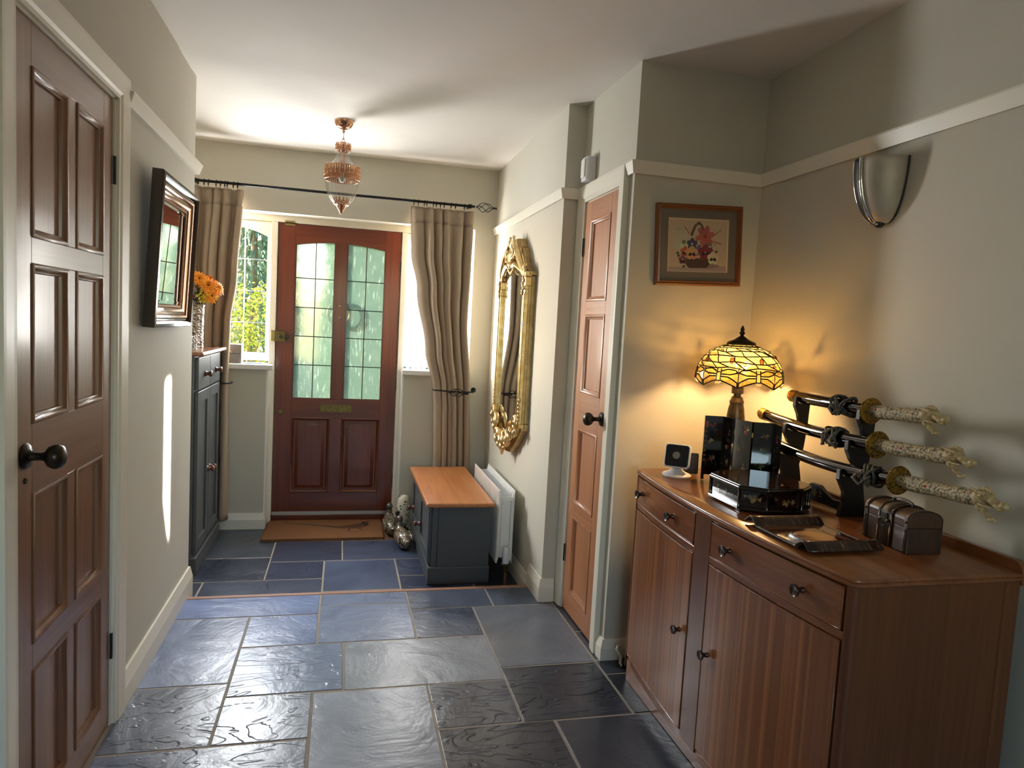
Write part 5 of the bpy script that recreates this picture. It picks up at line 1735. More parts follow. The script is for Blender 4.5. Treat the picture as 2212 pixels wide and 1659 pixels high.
# --- thermostat on a stand
th = thing('thermostat', (1.236, 2.350, ST), 'white stand-mounted thermostat with black face and silver dial', 'thermostat', rot=(0, 0, math.radians(-38)))
G().lathe([(0, 0), (0.052, 0), (0.054, 0.005), (0.050, 0.010), (0.030, 0.018), (0.020, 0.026), (0.018, 0.030), (0, 0.030)], (0, 0, 0), 36).build('stand', 'white_plastic', th, smooth=50, local=True)
TM = Matrix.Translation((0, -0.004, 0.076)) @ Matrix.Rotation(math.radians(-14), 4, 'X')
def rbox(w_, h, r, y0, y1, T):
    pts = []
    for cx, cz, a0 in ((w_ - r, h - r, 0), (-w_ + r, h - r, PI / 2), (-w_ + r, -h + r, PI), (w_ - r, -h + r, 1.5 * PI)):
        pts += [(cx + r * math.cos(a0 + PI / 2 * i / 6), cz + r * math.sin(a0 + PI / 2 * i / 6)) for i in range(7)]
    g = G().prism(pts, 'y', y0, y1)
    bmesh.ops.transform(g.bm, matrix=T, verts=g.bm.verts)
    return g
rbox(0.047, 0.045, 0.013, -0.012, 0.012, TM).build('head', 'white_plastic', th, bevel=0.004, seg=3, local=True)
plain('thermo_black', S(20, 20, 21), 0.4)
rbox(0.042, 0.040, 0.010, -0.0135, -0.0118, TM).build('face', 'thermo_black', th, local=True)
g = G().lathe([(0, -0.030), (0.013, -0.030), (0.0145, -0.027), (0.0145, -0.0135), (0, -0.0135)], (0, 0, 0), 28, 'y')
bmesh.ops.transform(g.bm, matrix=TM, verts=g.bm.verts)
g.build('dial', 'nickel', th, smooth=40, local=True)
G().box(-0.012, 0.012, -0.006, 0.006, 0.024, 0.036).build('neck', 'white_plastic', th, bevel=0.002, local=True)

# --- small black digital clock
ck = thing('digital_clock', (1.309, 2.392, ST), 'small black digital clock showing 62 between thermostat and folding screen', 'clock', rot=(0, 0, math.radians(-24)))
CM = Matrix.Translation((0, 0, 0.0405)) @ Matrix.Rotation(math.radians(-10), 4, 'X')
plain('clock_black', S(22, 17, 17), 0.5)
rbox(0.033, 0.040, 0.006, -0.009, 0.009, CM).build('case', 'clock_black', ck, bevel=0.002, local=True)
def digit(g, x, z, s, segs):
    L = {'a': (0, 2, 1, 2), 'b': (1, 1, 1, 2), 'c': (1, 0, 1, 1), 'd': (0, 0, 1, 0), 'e': (0, 0, 0, 1), 'f': (0, 1, 0, 2), 'g': (0, 1, 1, 1)}
    for q in segs:
        a = L[q]
        x0, x1 = sorted((a[0], a[2]))
        z0, z1 = sorted((a[1], a[3]))
        e = 0.0007
        g.box(x + x0 * s - e, x + x1 * s + e, -0.0096, -0.0091, z + z0 * s - e, z + z1 * s + e)
for x, sg_ in ((-0.018, 'acdefg'), (-0.007, 'abged')):
    g = G()
    digit(g, x, -0.014, 0.0068, sg_)
    bmesh.ops.transform(g.bm, matrix=CM, verts=g.bm.verts)
    g.build('digit', 'lcd_digit', ck, local=True)
g = G()
for i in range(9):
    x = -0.022 + 0.0042 * i
    g.box(x, x + 0.003, -0.0096, -0.0091, -0.0195, -0.0178)
bmesh.ops.transform(g.bm, matrix=CM, verts=g.bm.verts)
tag(g.build('small_print', 'lcd_digit', ck, local=True), kind='stuff')
plain('clock_icon', S(70, 64, 70), 0.5)
for i in range(3):
    g = G().box(-0.018 + 0.015 * i, -0.012 + 0.015 * i, -0.0096, -0.0091, -0.0315, -0.030).box(-0.0155 + 0.015 * i, -0.0145 + 0.015 * i, -0.0096, -0.0091, -0.033, -0.0285)
    bmesh.ops.transform(g.bm, matrix=CM, verts=g.bm.verts)
    g.build('button_mark', 'clock_icon', ck, local=True)

# --- folding lacquer screen
zz = [(1.310, 2.305), (1.380, 2.290), (1.388, 2.222), (1.412, 2.148), (1.478, 2.122), (1.460, 2.054)]
fs = thing('folding_screen', (1.40, 2.20, ST), 'black lacquer folding table screen with painted birds in front of the lamp', 'folding screen')
SH = 0.238
rs_ = random.Random(11)
PAL = [S(120, 22, 26), S(150, 60, 36), S(120, 116, 110), S(96, 104, 60), S(150, 130, 60), S(70, 40, 60), S(60, 78, 66)]
gs_par = []
for i in range(5):
    a, b = Vector(zz[i]), Vector(zz[i + 1])
    d = (b - a).normalized()
    nrm = Vector((d.y, -d.x))
    L = (b - a).length
    a_, b_ = a + d * 0.0015, b - d * 0.0015
    T = 0.0035
    g = G().color(S(8, 7, 7))
    pts = [(a_ - nrm * T), (b_ - nrm * T), (b_ + nrm * T), (a_ + nrm * T)]
    # body with two small feet
    def pr(p0, p1, z0, z1):
        g.prism([(p0 - nrm * T)[:], (p1 - nrm * T)[:], (p1 + nrm * T)[:], (p0 + nrm * T)[:]], 'z', z0, z1)
    pr(a_, b_, ST + 0.018, ST + SH)
    pr(a_, a_ + d * 0.010, ST, ST + 0.018)
    pr(b_ - d * 0.010, b_, ST, ST + 0.018)
    # painted decoration on the face
    def P(u, v, e=0.0003):
        q = a_ + d * (u * (L - 0.003)) + nrm * (T + e)
        return (q.x, q.y, ST + v * SH)
    e = 0.0003
    nb = 3
    for k in range(nb):
        cu, cv = rs_.uniform(0.3, 0.75), lerp(0.35, 0.8, k / max(1, nb - 1)) + rs_.uniform(-0.06, 0.06)
        for q in range(6):
            g.color(rs_.choice(PAL))
            an = rs_.uniform(0, 2 * PI)
            ln = rs_.uniform(0.10, 0.26)
            wd = rs_.uniform(0.04, 0.09)
            du, dv = math.cos(an), math.sin(an) * 0.35
            e += 0.00002
            pts = [(cu, cv), (cu + du * ln * 0.5 - dv * wd * 2, cv + dv * ln * 0.5 + du * wd * 0.35), (cu + du * ln, cv + dv * ln), (cu + du * ln * 0.5 + dv * wd * 2, cv + dv * ln * 0.5 - du * wd * 0.35)]
            pts = [(min(0.96, max(0.04, u)), v) for u, v in pts]
            g.poly([P(u, v, e) for u, v in pts])
    for k in range(5):
        g.color(rs_.choice((S(130, 120, 100), S(84, 70, 50))))
        u0, v0 = rs_.uniform(0.15, 0.8), rs_.uniform(0.2, 0.85)
        u1, v1 = min(0.95, max(0.05, u0 + rs_.uniform(-0.3, 0.3))), v0 + rs_.uniform(-0.12, 0.12)
        g.poly([P(u0, v0, 0.0006), P(u1, v1, 0.0006), P(u1, v1 + 0.004, 0.0006), P(u0 + 0.02, v0 + 0.004, 0.0006)])
    if i == 0:
        for k in range(9):
            g.color(S(130, 96, 50) if k else S(150, 70, 60))
            v = 0.92 - 0.075 * k
            u0 = 0.04
            g.poly([P(u0, v, 0.0005), P(u0 + 0.16 if k == 0 else u0 + 0.10, v, 0.0005), P(u0 + 0.16 if k == 0 else u0 + 0.10, v - (0.10 if k == 0 else 0.03), 0.0005), P(u0, v - (0.10 if k == 0 else 0.03), 0.0005)])
    if i == 2:
        g.color(S(70, 60, 40))
        g.poly([P(0.70, 0.93, 0.0005), P(0.88, 0.93, 0.0005), P(0.88, 0.88, 0.0005), P(0.70, 0.88, 0.0005)])
        for q in range(3):
            g.poly([P(0.40, 0.94 - 0.025 * q, 0.0005), P(0.62, 0.94 - 0.025 * q, 0.0005), P(0.62, 0.935 - 0.025 * q, 0.0005), P(0.40, 0.935 - 0.025 * q, 0.0005)])
    p = g.build('panel', 'lacquer_print', fs)
    if i < 4:
        for hz_ in (0.2, 0.8):
            G().tube([(b.x, b.y, ST + SH * hz_ - 0.008), (b.x, b.y, ST + SH * hz_ + 0.008)], 0.0028, 8).build('hinge', 'brass', p)

# --- octagonal lacquer box
ob = thing('lacquer_box', (1.322, 1.952, ST), 'glossy black octagonal lacquer box with pillared corners on the sideboard', 'box')
def octo(sx, sy, fx_, fy):
    return [(-sx, -fy), (-fx_, -sy), (fx_, -sy), (sx, -fy), (sx, fy), (fx_, sy), (-fx_, sy), (-sx, fy)]
def octp(s_, z0, z1, m, nm, bevel=0.002, par=None):
    o8 = octo(0.124 * s_, 0.138 * s_, 0.060 * s_, 0.086 * s_)
    return G().prism([(1.322 + p[0], 1.952 + p[1]) for p in o8], 'z', ST + z0, ST + z1).build(nm, m, par or ob, bevel=bevel, seg=3)
octp(1.045, 0.004, 0.014, 'black_lacquer', 'base_moulding', 0.003)
octp(0.985, 0.014, 0.066, 'black_lacquer', 'body', 0.001)
ld = octp(1.04, 0.066, 0.076, 'black_lacquer', 'lid', 0.003)
octp(1.005, 0.076, 0.080, 'lacquer_top', 'lid_panel', 0.001, ld)
o8 = octo(0.124, 0.138, 0.060, 0.086)
for p in o8:
    G().lathe([(0.006, 0.012), (0.004, 0.018), (0.0042, 0.060), (0.006, 0.066)], (1.322 + p[0], 1.952 + p[1], ST), 10).build('corner_pillar', 'black_lacquer', ob, smooth=50)
for p in octo(0.112, 0.126, 0.06, 0.08)[::1]:
    G().box(1.322 + p[0] - 0.012, 1.322 + p[0] + 0.012, 1.952 + p[1] - 0.012, 1.952 + p[1] + 0.012, ST, ST + 0.006).build('foot', 'black_lacquer', ob, bevel=0.002)
# inlaid side panels
for i in range(8):
    a, b = Vector(o8[i]), Vector(o8[(i + 1) % 8])
    a, b = a * 0.986, b * 0.986
    d = (b - a).normalized()
    nrm = Vector((d.y, -d.x))
    if nrm.dot((a + b) / 2) < 0:
        nrm = -nrm
    L = (b - a).length
    g = G()
    for k in range(7):
        g.color(random.choice((S(150, 120, 80), S(110, 96, 78), S(90, 70, 40))))
        u, v = random.uniform(0.2, 0.8), random.uniform(0.3, 0.7)
        pts = []
        for q in range(5):
            an = 2 * PI * q / 5 + random.uniform(-0.5, 0.5)
            rr = random.uniform(0.003, 0.011)
            pp = a + d * (u * L + rr * math.cos(an)) + nrm * (0.0006 + 0.00005 * k)
            pts.append((1.322 + pp.x, 1.952 + pp.y, ST + 0.014 + 0.052 * v + rr * math.sin(an)))
        g.poly(pts)
    g.build('inlay', 'lacquer_print', ob)

# --- scroll-edged tray
ty = thing('serving_tray', (1.245, 1.585, ST), 'dark brown scroll-edged tray with a painted landscape on the sideboard', 'tray')
TX0, TX1, TY0, TY1 = 1.138, 1.355, 1.452, 1.722
def trayfn(u, v):
    y = lerp(TY0 - 0.004, TY1 + 0.010, v)
    d0, d1 = v, 1 - v
    z = 0.006
    for d in (d0, d1):
        if d < 0.20:
            k = d / 0.20
            z = max(z, 0.006 + 0.020 * math.sin(min(1.0, (1 - k) * 1.45) * PI * 0.62) - (0.016 * max(0, (0.35 - k) / 0.35)))
    x = lerp(TX0, TX1, u)
    return (x, y, ST + z)
G().sheet(trayfn, 6, 48).build('body', 'tray_rim', ty, smooth=60, solid=0.004)
g = G().color(S(74, 38, 20))
z = ST + 0.0088
g.poly([(TX0 + 0.006, TY0 + 0.055, z), (TX1 - 0.006, TY0 + 0.055, z), (TX1 - 0.006, TY1 - 0.055, z), (TX0 + 0.006, TY1 - 0.055, z)])
g.color(S(206, 150, 84))
g.poly([(TX0 + 0.06 + 0.055 * math.cos(a) + 0.045, 1.565 + 0.055 * math.sin(a), z + 0.0002) for a in [2 * PI * i / 24 for i in range(24)]])
g.color(S(40, 18, 12))
for k in range(4):
    g.poly([(TX0 + 0.03, 1.545 + 0.012 * k, z + 0.0004), (TX0 + 0.11, 1.54 + 0.014 * k, z + 0.0004), (TX0 + 0.03, 1.553 + 0.012 * k, z + 0.0004)])
g.color(S(96, 92, 96))
g.poly([(TX1 - 0.045, TY1 - 0.06, z + 0.0003), (TX1 - 0.03, TY1 - 0.06, z + 0.0003), (TX1 - 0.02, TY0 + 0.06, z + 0.0003), (TX1 - 0.04, TY0 + 0.06, z + 0.0003)])
g.color(S(150, 76, 50))
g.poly([(TX1 - 0.05, TY1 - 0.10, z + 0.0005), (TX1 - 0.035, TY1 - 0.12, z + 0.0005), (TX1 - 0.03, TY0 + 0.09, z + 0.0005), (TX1 - 0.045, TY0 + 0.08, z + 0.0005)])
g.build('painted_panel', 'lacquer_print', ty)
for yy in (TY0 + 0.06, TY1 - 0.06):
    G().box(TX0 + 0.01, TX1 - 0.01, yy - 0.005, yy + 0.005, ST, ST + 0.006).build('foot', 'black_wood', ty)
for xx in (TX0, TX1):
    G().tube([Vector(trayfn(0 if xx == TX0 else 1, i / 40)) + Vector((0, 0, 0.001)) for i in range(41)], 0.003, 6).build('edge_trim', 'dark_steel', ty, smooth=60)

# --- sword stand and the three swords
SW = [  # x, scabbard tip y, guard y, z at tip, z mid, z guard, head y, label
    (1.560, 2.165, 1.768, 1.182, 1.180, 1.177, 1.492, 'shortest ornamental sword with ivory dragon hilt, top tier of the stand'),
    (1.528, 2.288, 1.694, 1.102, 1.082, 1.086, 1.370, 'middle ornamental sword with ivory dragon hilt, gold scabbard tip lit by lamp'),
    (1.508, 2.245, 1.582, 1.020, 0.992, 1.006, 1.258, 'longest ornamental sword with ivory dragon hilt, lowest tier of the stand')]
ss = thing('sword_stand', (1.54, 1.93, ST), 'black wooden three-tier sword stand against the wall', 'sword stand')
def sword_z(w_, y):
    x, yt, yg, zt, zm, zg = w_[:6]
    t = (y - yg) / (yt - yg)
    return zg + (zt - zg) * t - 4 * ((zt + zg) / 2 - zm) * t * (1 - t)
for yy in (1.790, 2.100):
    k = [sword_z(w_, yy) - 0.0228 for w_ in SW]     # cradle floors, top to bottom
    xs_ = [w_[0] for w_ in SW]
    up_ = [(1.492, ST), (1.588, ST), (1.580, ST + 0.05), (1.570, ST + 0.10), (1.582, ST + 0.16), (1.590, ST + 0.24), (1.594, k[0] + 0.030), (1.586, k[0] + 0.034)]
    for i in (0, 1, 2):
        x0 = xs_[i]
        up_ += [(x0 + 0.0185, k[i] + (0.026 if i == 0 else 0.010)), (x0 + 0.0165, k[i] + 0.007), (x0, k[i]), (x0 - 0.0165, k[i] + 0.007), (x0 - 0.0185, k[i] + 0.026), (x0 - 0.026, k[i] + 0.024), (x0 - 0.027, k[i] - 0.006)]
        if i < 2:
            x1 = xs_[i + 1]
            up_ += [(x0 - 0.012, k[i] - 0.036), (x1 + 0.028, k[i + 1] + 0.030)]
    up_ += [(1.504, ST + 0.075), (1.506, ST + 0.045)]
    G().prism(up_, 'y', yy - 0.008, yy + 0.008).build('upright', 'black_wood', ss, bevel=0.0012)
rl_pts = [(1.783, 0.0), (2.105, 0.0), (2.105, 0.040), (2.06, 0.028), (2.02, 0.026), (1.985, 0.040), (1.955, 0.056), (1.918, 0.056), (1.888, 0.040), (1.853, 0.026), (1.82, 0.028), (1.783, 0.040)]
plain('navy_board', S(26, 28, 36), 0.4)
G().prism([(p[0], ST + 0.010 + p[1]) for p in rl_pts], 'x', 1.520, 1.534).build('cross_rail', 'navy_board', ss, bevel=0.001)
plain('gold_script', S(170, 150, 110), 0.4, 0.5)
def glyph(ch, y, z, size):
    cu = bpy.data.curves.new('glyph', 'FONT')
    cu.body = ch
    cu.size = size
    cu.align_x = 'CENTER'
    cu.align_y = 'CENTER'
    o = bpy.data.objects.new('glyph', cu)
    cu.extrude = 0.0003
    cu.materials.append(MATS['gold_script'])
    C.objects.link(o)
    bpy.context.view_layer.update()
    me = bpy.data.meshes.new_from_object(o.evaluated_get(bpy.context.evaluated_depsgraph_get()))
    bpy.data.objects.remove(o)
    me.name = 'glyph'
    me.transform(Matrix(((0, 0, -1), (-1, 0, 0), (0, 1, 0))).to_4x4())
    me.transform(Matrix.Translation(Vector((1.5195, y, z)) - ss.location))
    me.materials.clear()
    me.materials.append(MATS['gold_script'])
    o = bpy.data.objects.new('script_glyph', me)
    C.objects.link(o)
    o.parent = ss
    return o
glyph('武', 1.963, ST + 0.040, 0.024)
glyph('士', 1.908, ST + 0.038, 0.024)
g = G()
for k in range(5):
    a = 2 * PI * k / 5 + PI / 2
    g.tube([(1.5195, 1.936 + 0.005 * math.cos(a) + 0.0045 * math.cos(x), ST + 0.038 + 0.007 * math.sin(a) + 0.0045 * math.sin(x)) for x in [2 * PI * i / 10 for i in range(10)]], 0.0006, 4, closed=True)
g.build('crest_mark', 'gold_script', ss)

def sword(x, yt, yg, zt, zm, zg, yh, label, kd=0.1):
    r = thing('sword', (x, (yt + yg) / 2, zm), label, 'sword', 'dragon-hilted swords on the stand')
    def cz(y):  # gentle curve of scabbard, continued into the hilt
        t = (y - yg) / (yt - yg)
        if t >= 0:
            c2 = zt - zg
            return zg + (zt - zg) * t - 4 * ((zt + zg) / 2 - zm) * t * (1 - t)
        return zg + 0.018 * ((yg - y) / (yg - yh)) ** 1.3
    n = 20
    pts = [(x, lerp(yg + 0.004, yt - 0.035, i / n), cz(lerp(yg + 0.004, yt - 0.035, i / n))) for i in range(n + 1)]
    s_ = G().tube(pts, 0.0155, 16, flat=1.25).build('scabbard', 'black_lacquer', r, smooth=60)
    G().tube([(x, yt - 0.040, cz(yt - 0.04)), (x, yt - 0.012, cz(yt - 0.012)), (x, yt - 0.002, cz(yt)), (x, yt, cz(yt))], [0.0168, 0.0172, 0.014, 0.006], 16, flat=1.25).build('scabbard_tip', 'tsuba_gold', s_, smooth=50)
    # cord knot
    g = G()
    rr = random.Random(int(yt * 1000))
    kc = yg + kd
    for k in range(7):
        yy = kc + rr.uniform(-0.030, 0.030)
        a0 = rr.uniform(0, 2 * PI)
        R_ = 0.0205 + rr.uniform(0, 0.006)
        g.tube([(x + R_ * math.cos(a0 + t), yy + 0.014 * math.sin(2 * t + k), cz(yy) + R_ * 1.15 * math.sin(a0 + t)) for t in [2 * PI * i / 16 for i in range(16)]], 0.0042, 6, closed=True)
    for k in range(4):
        yy = kc + rr.uniform(-0.03, 0.035)
        g.tube([(x - 0.020, yy, cz(yy)), (x - 0.028, yy + rr.uniform(-.012, .012), cz(yy) - 0.012), (x - 0.026, yy + rr.uniform(-.02, .02), cz(yy) - 0.030)], [0.005, 0.006, 0.004], 6)
    if 'cord' not in MATS:
        plain('cord', S(34, 34, 34), 0.75, var=(90, S(96, 92, 80)), bump=(300, 0.4, 0.002))
    g.build('cord', 'cord', s_, smooth=60)
    # guard with small piercings suggested by inset studs
    gd_ = G().lathe([(0, -0.004), (0.036, -0.004), (0.0395, -0.003), (0.041, 0.0), (0.0395, 0.003), (0.036, 0.004), (0, 0.004)], (x, yg, cz(yg)), 36, 'y').build('guard', 'tsuba_gold', r, smooth=40)
    for k in range(4):
        a = 2 * PI * (k + 0.5) / 4
        G().ell((x + 0.028 * math.cos(a), yg, cz(yg) + 0.028 * math.sin(a)), 0.0042, 0.0047, 0.0042, 8, 6).build('stud', 'black_wood', gd_)
    # hilt
    m_ = 16
    hy = yh + 0.078
    pts, rad_ = [], []
    for i in range(m_ + 1):
        t = i / m_
        yy = lerp(yg - 0.004, hy, t)
        pts.append((x, yy, cz(yy)))
        rad_.append(0.0150 + 0.0022 * math.sin(PI * t) + 0.0014 * math.sin(9 * t))
    h_ = G().tube(pts, rad_, 18, flat=1.2).build('hilt', 'carved_ivory', r, smooth=80)
    G().ell((x - 0.0162, lerp(yg, hy, 0.18 if yh > 1.45 else 0.42), cz(lerp(yg, hy, 0.3)) + 0.006), 0.002, 0.0034, 0.0034, 10, 6).build('gem', 'ruby', h_)
    # dragon head: skull, upper jaw, knobbed nose, open lower jaw, horn, crest
    zc = cz(hy)
    g = G()
    Y = lambda d: hy - d
    g.ell((x, Y(0.004), zc + 0.002), 0.0175, 0.022, 0.020, 16, 10)
    g.ell((x, Y(0.022), zc + 0.010), 0.0155, 0.022, 0.013, 16, 10, Matrix.Rotation(0.15, 3, 'X'))
    g.ell((x, Y(0.042), zc + 0.002), 0.0120, 0.020, 0.0095, 16, 10, Matrix.Rotation(0.45, 3, 'X'))
    g.ell((x, Y(0.056), zc - 0.006), 0.0115, 0.014, 0.0085, 16, 10, Matrix.Rotation(0.3, 3, 'X'))
    g.ell((x, Y(0.069), zc - 0.002), 0.0110, 0.0105, 0.0110, 14, 8)
    g.ell((x, Y(0.062), zc - 0.012), 0.0100, 0.0095, 0.0050, 14, 8)
    g.ell((x, Y(0.010), zc - 0.018), 0.0130, 0.016, 0.0100, 14, 8, Matrix.Rotation(0.9, 3, 'X'))
    g.ell((x, Y(0.026), zc - 0.032), 0.0100, 0.016, 0.0055, 14, 8, Matrix.Rotation(0.75, 3, 'X'))
    g.ell((x, Y(0.042), zc - 0.042), 0.0090, 0.012, 0.0050, 14, 8, Matrix.Rotation(0.1, 3, 'X'))
    g.ell((x, Y(0.050), zc - 0.039), 0.0070, 0.0050, 0.0055, 12, 8)
    hd = g.build('dragon_head', 'smooth_ivory', r, mods=(('REMESH', dict(mode='VOXEL', voxel_size=0.0013, use_smooth_shade=True)), ('SMOOTH', dict(iterations=1))))
    for s2 in (-1, 1):
        G().tube([(x + s2 * 0.013, Y(0.028), zc + 0.016), (x + s2 * 0.015, Y(0.008), zc + 0.020), (x + s2 * 0.014, Y(-0.014), zc + 0.025)], [0.005, 0.0042, 0.0012], 8).build('horn', 'smooth_ivory', hd, smooth=70)
        G().ell((x + s2 * 0.0155, Y(0.018), zc + 0.011), 0.0035, 0.0048, 0.0048, 10, 8).build('eye', 'smooth_ivory', hd, smooth=70)
        G().tube([(x + s2 * 0.013, Y(0.012), zc - 0.010), (x + s2 * 0.014, Y(0.028), zc - 0.012), (x + s2 * 0.012, Y(0.044), zc - 0.012)], [0.0028, 0.003, 0.002], 8).build('lip', 'smooth_ivory', hd, smooth=70)
    g = G()
    for k in range(6):
        g.ell((x, Y(0.004 + 0.006 * k), zc + 0.023 + 0.004 * math.sin(k * 0.6)), 0.004, 0.005, 0.006, 8, 6)
    g.build('crest', 'smooth_ivory', hd, smooth=70)
    return r
for s_, kd_ in zip(SW, (0.118, 0.172, 0.105)):
    sword(*s_, kd_)

# --- little domed wooden chest
tc = thing('trinket_chest', (1.47, 1.518, ST), 'small domed brown wooden chest with metal clasp and carry handle', 'chest', rot=(0, 0, math.radians(-5)))
CW, CD, CH = 0.0835, 0.048, 0.066   # half length (y), half depth (x), body height
G().box(-CD, CD, -CW, CW, 0.0, CH).build('body', 'trinket_wood_z', tc, bevel=0.002, local=True)
dome = [(-CD, CH + 0.001), (-CD, CH + 0.020)] + [(-CD * math.cos(a), CH + 0.020 + 0.024 * math.sin(a)) for a in [PI * i / 14 for i in range(15)]] + [(CD, CH + 0.020), (CD, CH + 0.001)]
ldd = G().prism(dome, 'y', -CW, CW).build('lid', 'trinket_wood', tc, local=True, bevel=0.001)
plain('leather_strap', S(66, 54, 42), 0.6, var=(60, S(50, 40, 32)))
plain('corner_metal', S(74, 66, 60), 0.45, 0.4)
def strap(y0, y1, m, nm, e=0.0016):
    pts = [(-CD - e, 0.001), (-CD - e, CH + 0.020)] + [(-(CD + e) * math.cos(a), CH + 0.020 + (0.024 + e) * math.sin(a)) for a in [PI * i / 14 for i in range(15)]] + [(CD + e, CH + 0.02), (CD + e, 0.001)]
    inn = [(p[0] * 0.985, p[1] - (0.001 if p[1] > CH + 0.021 else 0)) for p in pts]
    g = G()
    g.rings([[(p[0], y0, p[1]) for p in pts], [(p[0], y1, p[1]) for p in pts]], closed_u=False, cap=False)
    return g.build(nm, m, tc, local=True, solid=0.0022, smooth=40)
strap(-CW - 0.0005, -CW + 0.012, 'corner_metal', 'end_band')
strap(CW - 0.012, CW + 0.0005, 'corner_metal', 'end_band')
strap(-0.022, 0.022, 'leather_strap', 'centre_band', 0.0018)
for y in (-0.0235, 0.0235):
    strap(y - 0.003, y + 0.003, 'knob_dark', 'cord_band', 0.0034)
for y in (-CW + 0.006, CW - 0.006):
    for z in (0.008, CH - 0.006, CH + 0.016):
        G().ell((-CD - 0.0035, y, z), 0.0025, 0.0036, 0.0036, 10, 6).build('rivet', 'dull_brass', tc, local=True)
cl = G().box(-CD - 0.007, -CD - 0.0035, -0.010, 0.010, CH - 0.004, CH + 0.022).build('clasp', 'dark_steel', tc, local=True, bevel=0.002)
G().tube([(-CD - 0.008, 0.013 * math.cos(a), CH - 0.004 + 0.010 * math.sin(a)) for a in [2 * PI * i / 14 for i in range(14)]], 0.0018, 6, closed=True).build('clasp_ring', 'dark_steel', cl, local=True)
for s_ in (-1, 1):
    G().ell((-CD - 0.007, s_ * 0.014, CH + 0.002), 0.003, 0.005, 0.005, 10, 6).build('clasp_scroll', 'dull_brass', cl, local=True)
zt_ = CH + 0.0445
hdl = G().tube([(0, -0.036, zt_ + 0.003), (0, -0.034, zt_ + 0.009), (0, -0.020, zt_ + 0.012), (0, 0, zt_ + 0.0125), (0, 0.020, zt_ + 0.012), (0, 0.034, zt_ + 0.009), (0, 0.036, zt_ + 0.003)], [0.002, 0.002, 0.0022, 0.0036, 0.0022, 0.002, 0.002], 8).build('handle', 'dark_steel', tc, local=True, smooth=60)
for s_ in (-1, 1):
    G().box(-0.006, 0.006, s_ * 0.036 - 0.005, s_ * 0.036 + 0.005, zt_ - 0.002, zt_ + 0.002).tube([(-0.004, s_ * 0.036, zt_ + 0.004), (0.004, s_ * 0.036, zt_ + 0.004)], 0.003, 8).build('handle_mount', 'dark_steel', hdl, local=True)

# --- framed flower-basket print, hung a little askew
PC = Vector((1.400, 2.6285, 1.746))
fp = thing('framed_print', PC, 'wood-framed flower basket print hanging askew above the lamp', 'picture', rot=(0, math.radians(-2.6), 0))
FWd, FHt = 0.1915, 0.163
def fr_strip(pts, m):
    # pts: outer a, b and inner b, a  ->  one mitred rail
    prof = ((0.0, 0.0), (0.0, -0.020), (0.006, -0.024), (0.010, -0.019), (0.016, -0.021), (0.020, -0.014), (0.020, -0.006))
    (ax, az), (bx, bz) = pts
    g = G()
    rs = []
    for (px_, pz_) in ((ax, az), (bx, bz)):
        rs.append([(px_ - math.copysign(d, px_), w_, pz_ - math.copysign(d, pz_)) for d, w_ in prof])
    g.rings(rs, closed_u=False, cap=False)
    g.build('frame_rail', m, fp, local=True)
c4 = [(-FWd, -FHt), (FWd, -FHt), (FWd, FHt), (-FWd, FHt)]
for i in range(4):
    fr_strip((c4[i], c4[(i + 1) % 4]), 'picture_frame_x' if i % 2 == 0 else 'picture_frame_z')
plain('mount_board', S(122, 112, 100), 0.9)
plain('mount_bevel', S(222, 200, 166), 0.8)
IW, IH = 0.136, 0.108
g = G()
g.rings([[(-FWd + 0.018, -0.0085, -FHt + 0.018), (FWd - 0.018, -0.0085, -FHt + 0.018), (FWd - 0.018, -0.0085, FHt - 0.018), (-FWd + 0.018, -0.0085, FHt - 0.018)], [(-IW, -0.0085, -IH), (IW, -0.0085, -IH), (IW, -0.0085, IH), (-IW, -0.0085, IH)]], cap=False)
g.build('mount', 'mount_board', fp, local=True)
g = G()
g.rings([[(-IW, -0.0085, -IH), (IW, -0.0085, -IH), (IW, -0.0085, IH), (-IW, -0.0085, IH)], [(-IW + 0.006, -0.005, -IH + 0.006), (IW - 0.006, -0.005, -IH + 0.006), (IW - 0.006, -0.005, IH - 0.006), (-IW + 0.006, -0.005, IH - 0.006)]], cap=False)
g.build('mount_bevel', 'mount_bevel', fp, local=True)
G().box(-FWd + 0.01, FWd - 0.01, -0.0040, -0.0005, -FHt + 0.01, FHt - 0.01).build('backing', 'black_wood', fp, local=True)
# the print: flat painted shapes, u right, v up in units of the half-height
g = G().color(S(214, 190, 160))
lay_ = [-0.0043]
def PP(u, v):
    return (u * 0.102, lay_[0], v * 0.102)
def shape(pts, c):
    lay_[0] -= 0.000004
    g.color(c)
    g.poly([PP(u, v) for u, v in pts])
def oval(u, v, ru, rv_, c, rot=0.0, n=14):
    pts = []
    for i in range(n):
        a = 2 * PI * i / n
        x, y_ = ru * math.cos(a), rv_ * math.sin(a)
        pts.append((u + x * math.cos(rot) - y_ * math.sin(rot), v + x * math.sin(rot) + y_ * math.cos(rot)))
    shape(pts, c)
def flower(u, v, r, n, c, ce, rot=0.0, wd=0.5):
    for k in range(n):
        a = rot + 2 * PI * k / n
        oval(u + 0.55 * r * math.cos(a), v + 0.55 * r * math.sin(a), 0.55 * r, wd * 0.5 * r, tuple(x * random.uniform(0.8, 1.1) for x in c[:3]) + (1,), a)
    oval(u, v, 0.2 * r, 0.2 * r, ce)
shape([(-1.32, -1.03), (1.32, -1.03), (1.32, 1.03), (-1.32, 1.03)], S(206, 182, 152))
shape([(-1.32, -1.03), (1.32, -1.03), (1.32, -0.78), (-1.32, -0.88)], S(176, 154, 146))
oval(0.25, -0.80, 0.75, 0.10, S(150, 124, 120))
HN = S(84, 62, 50)
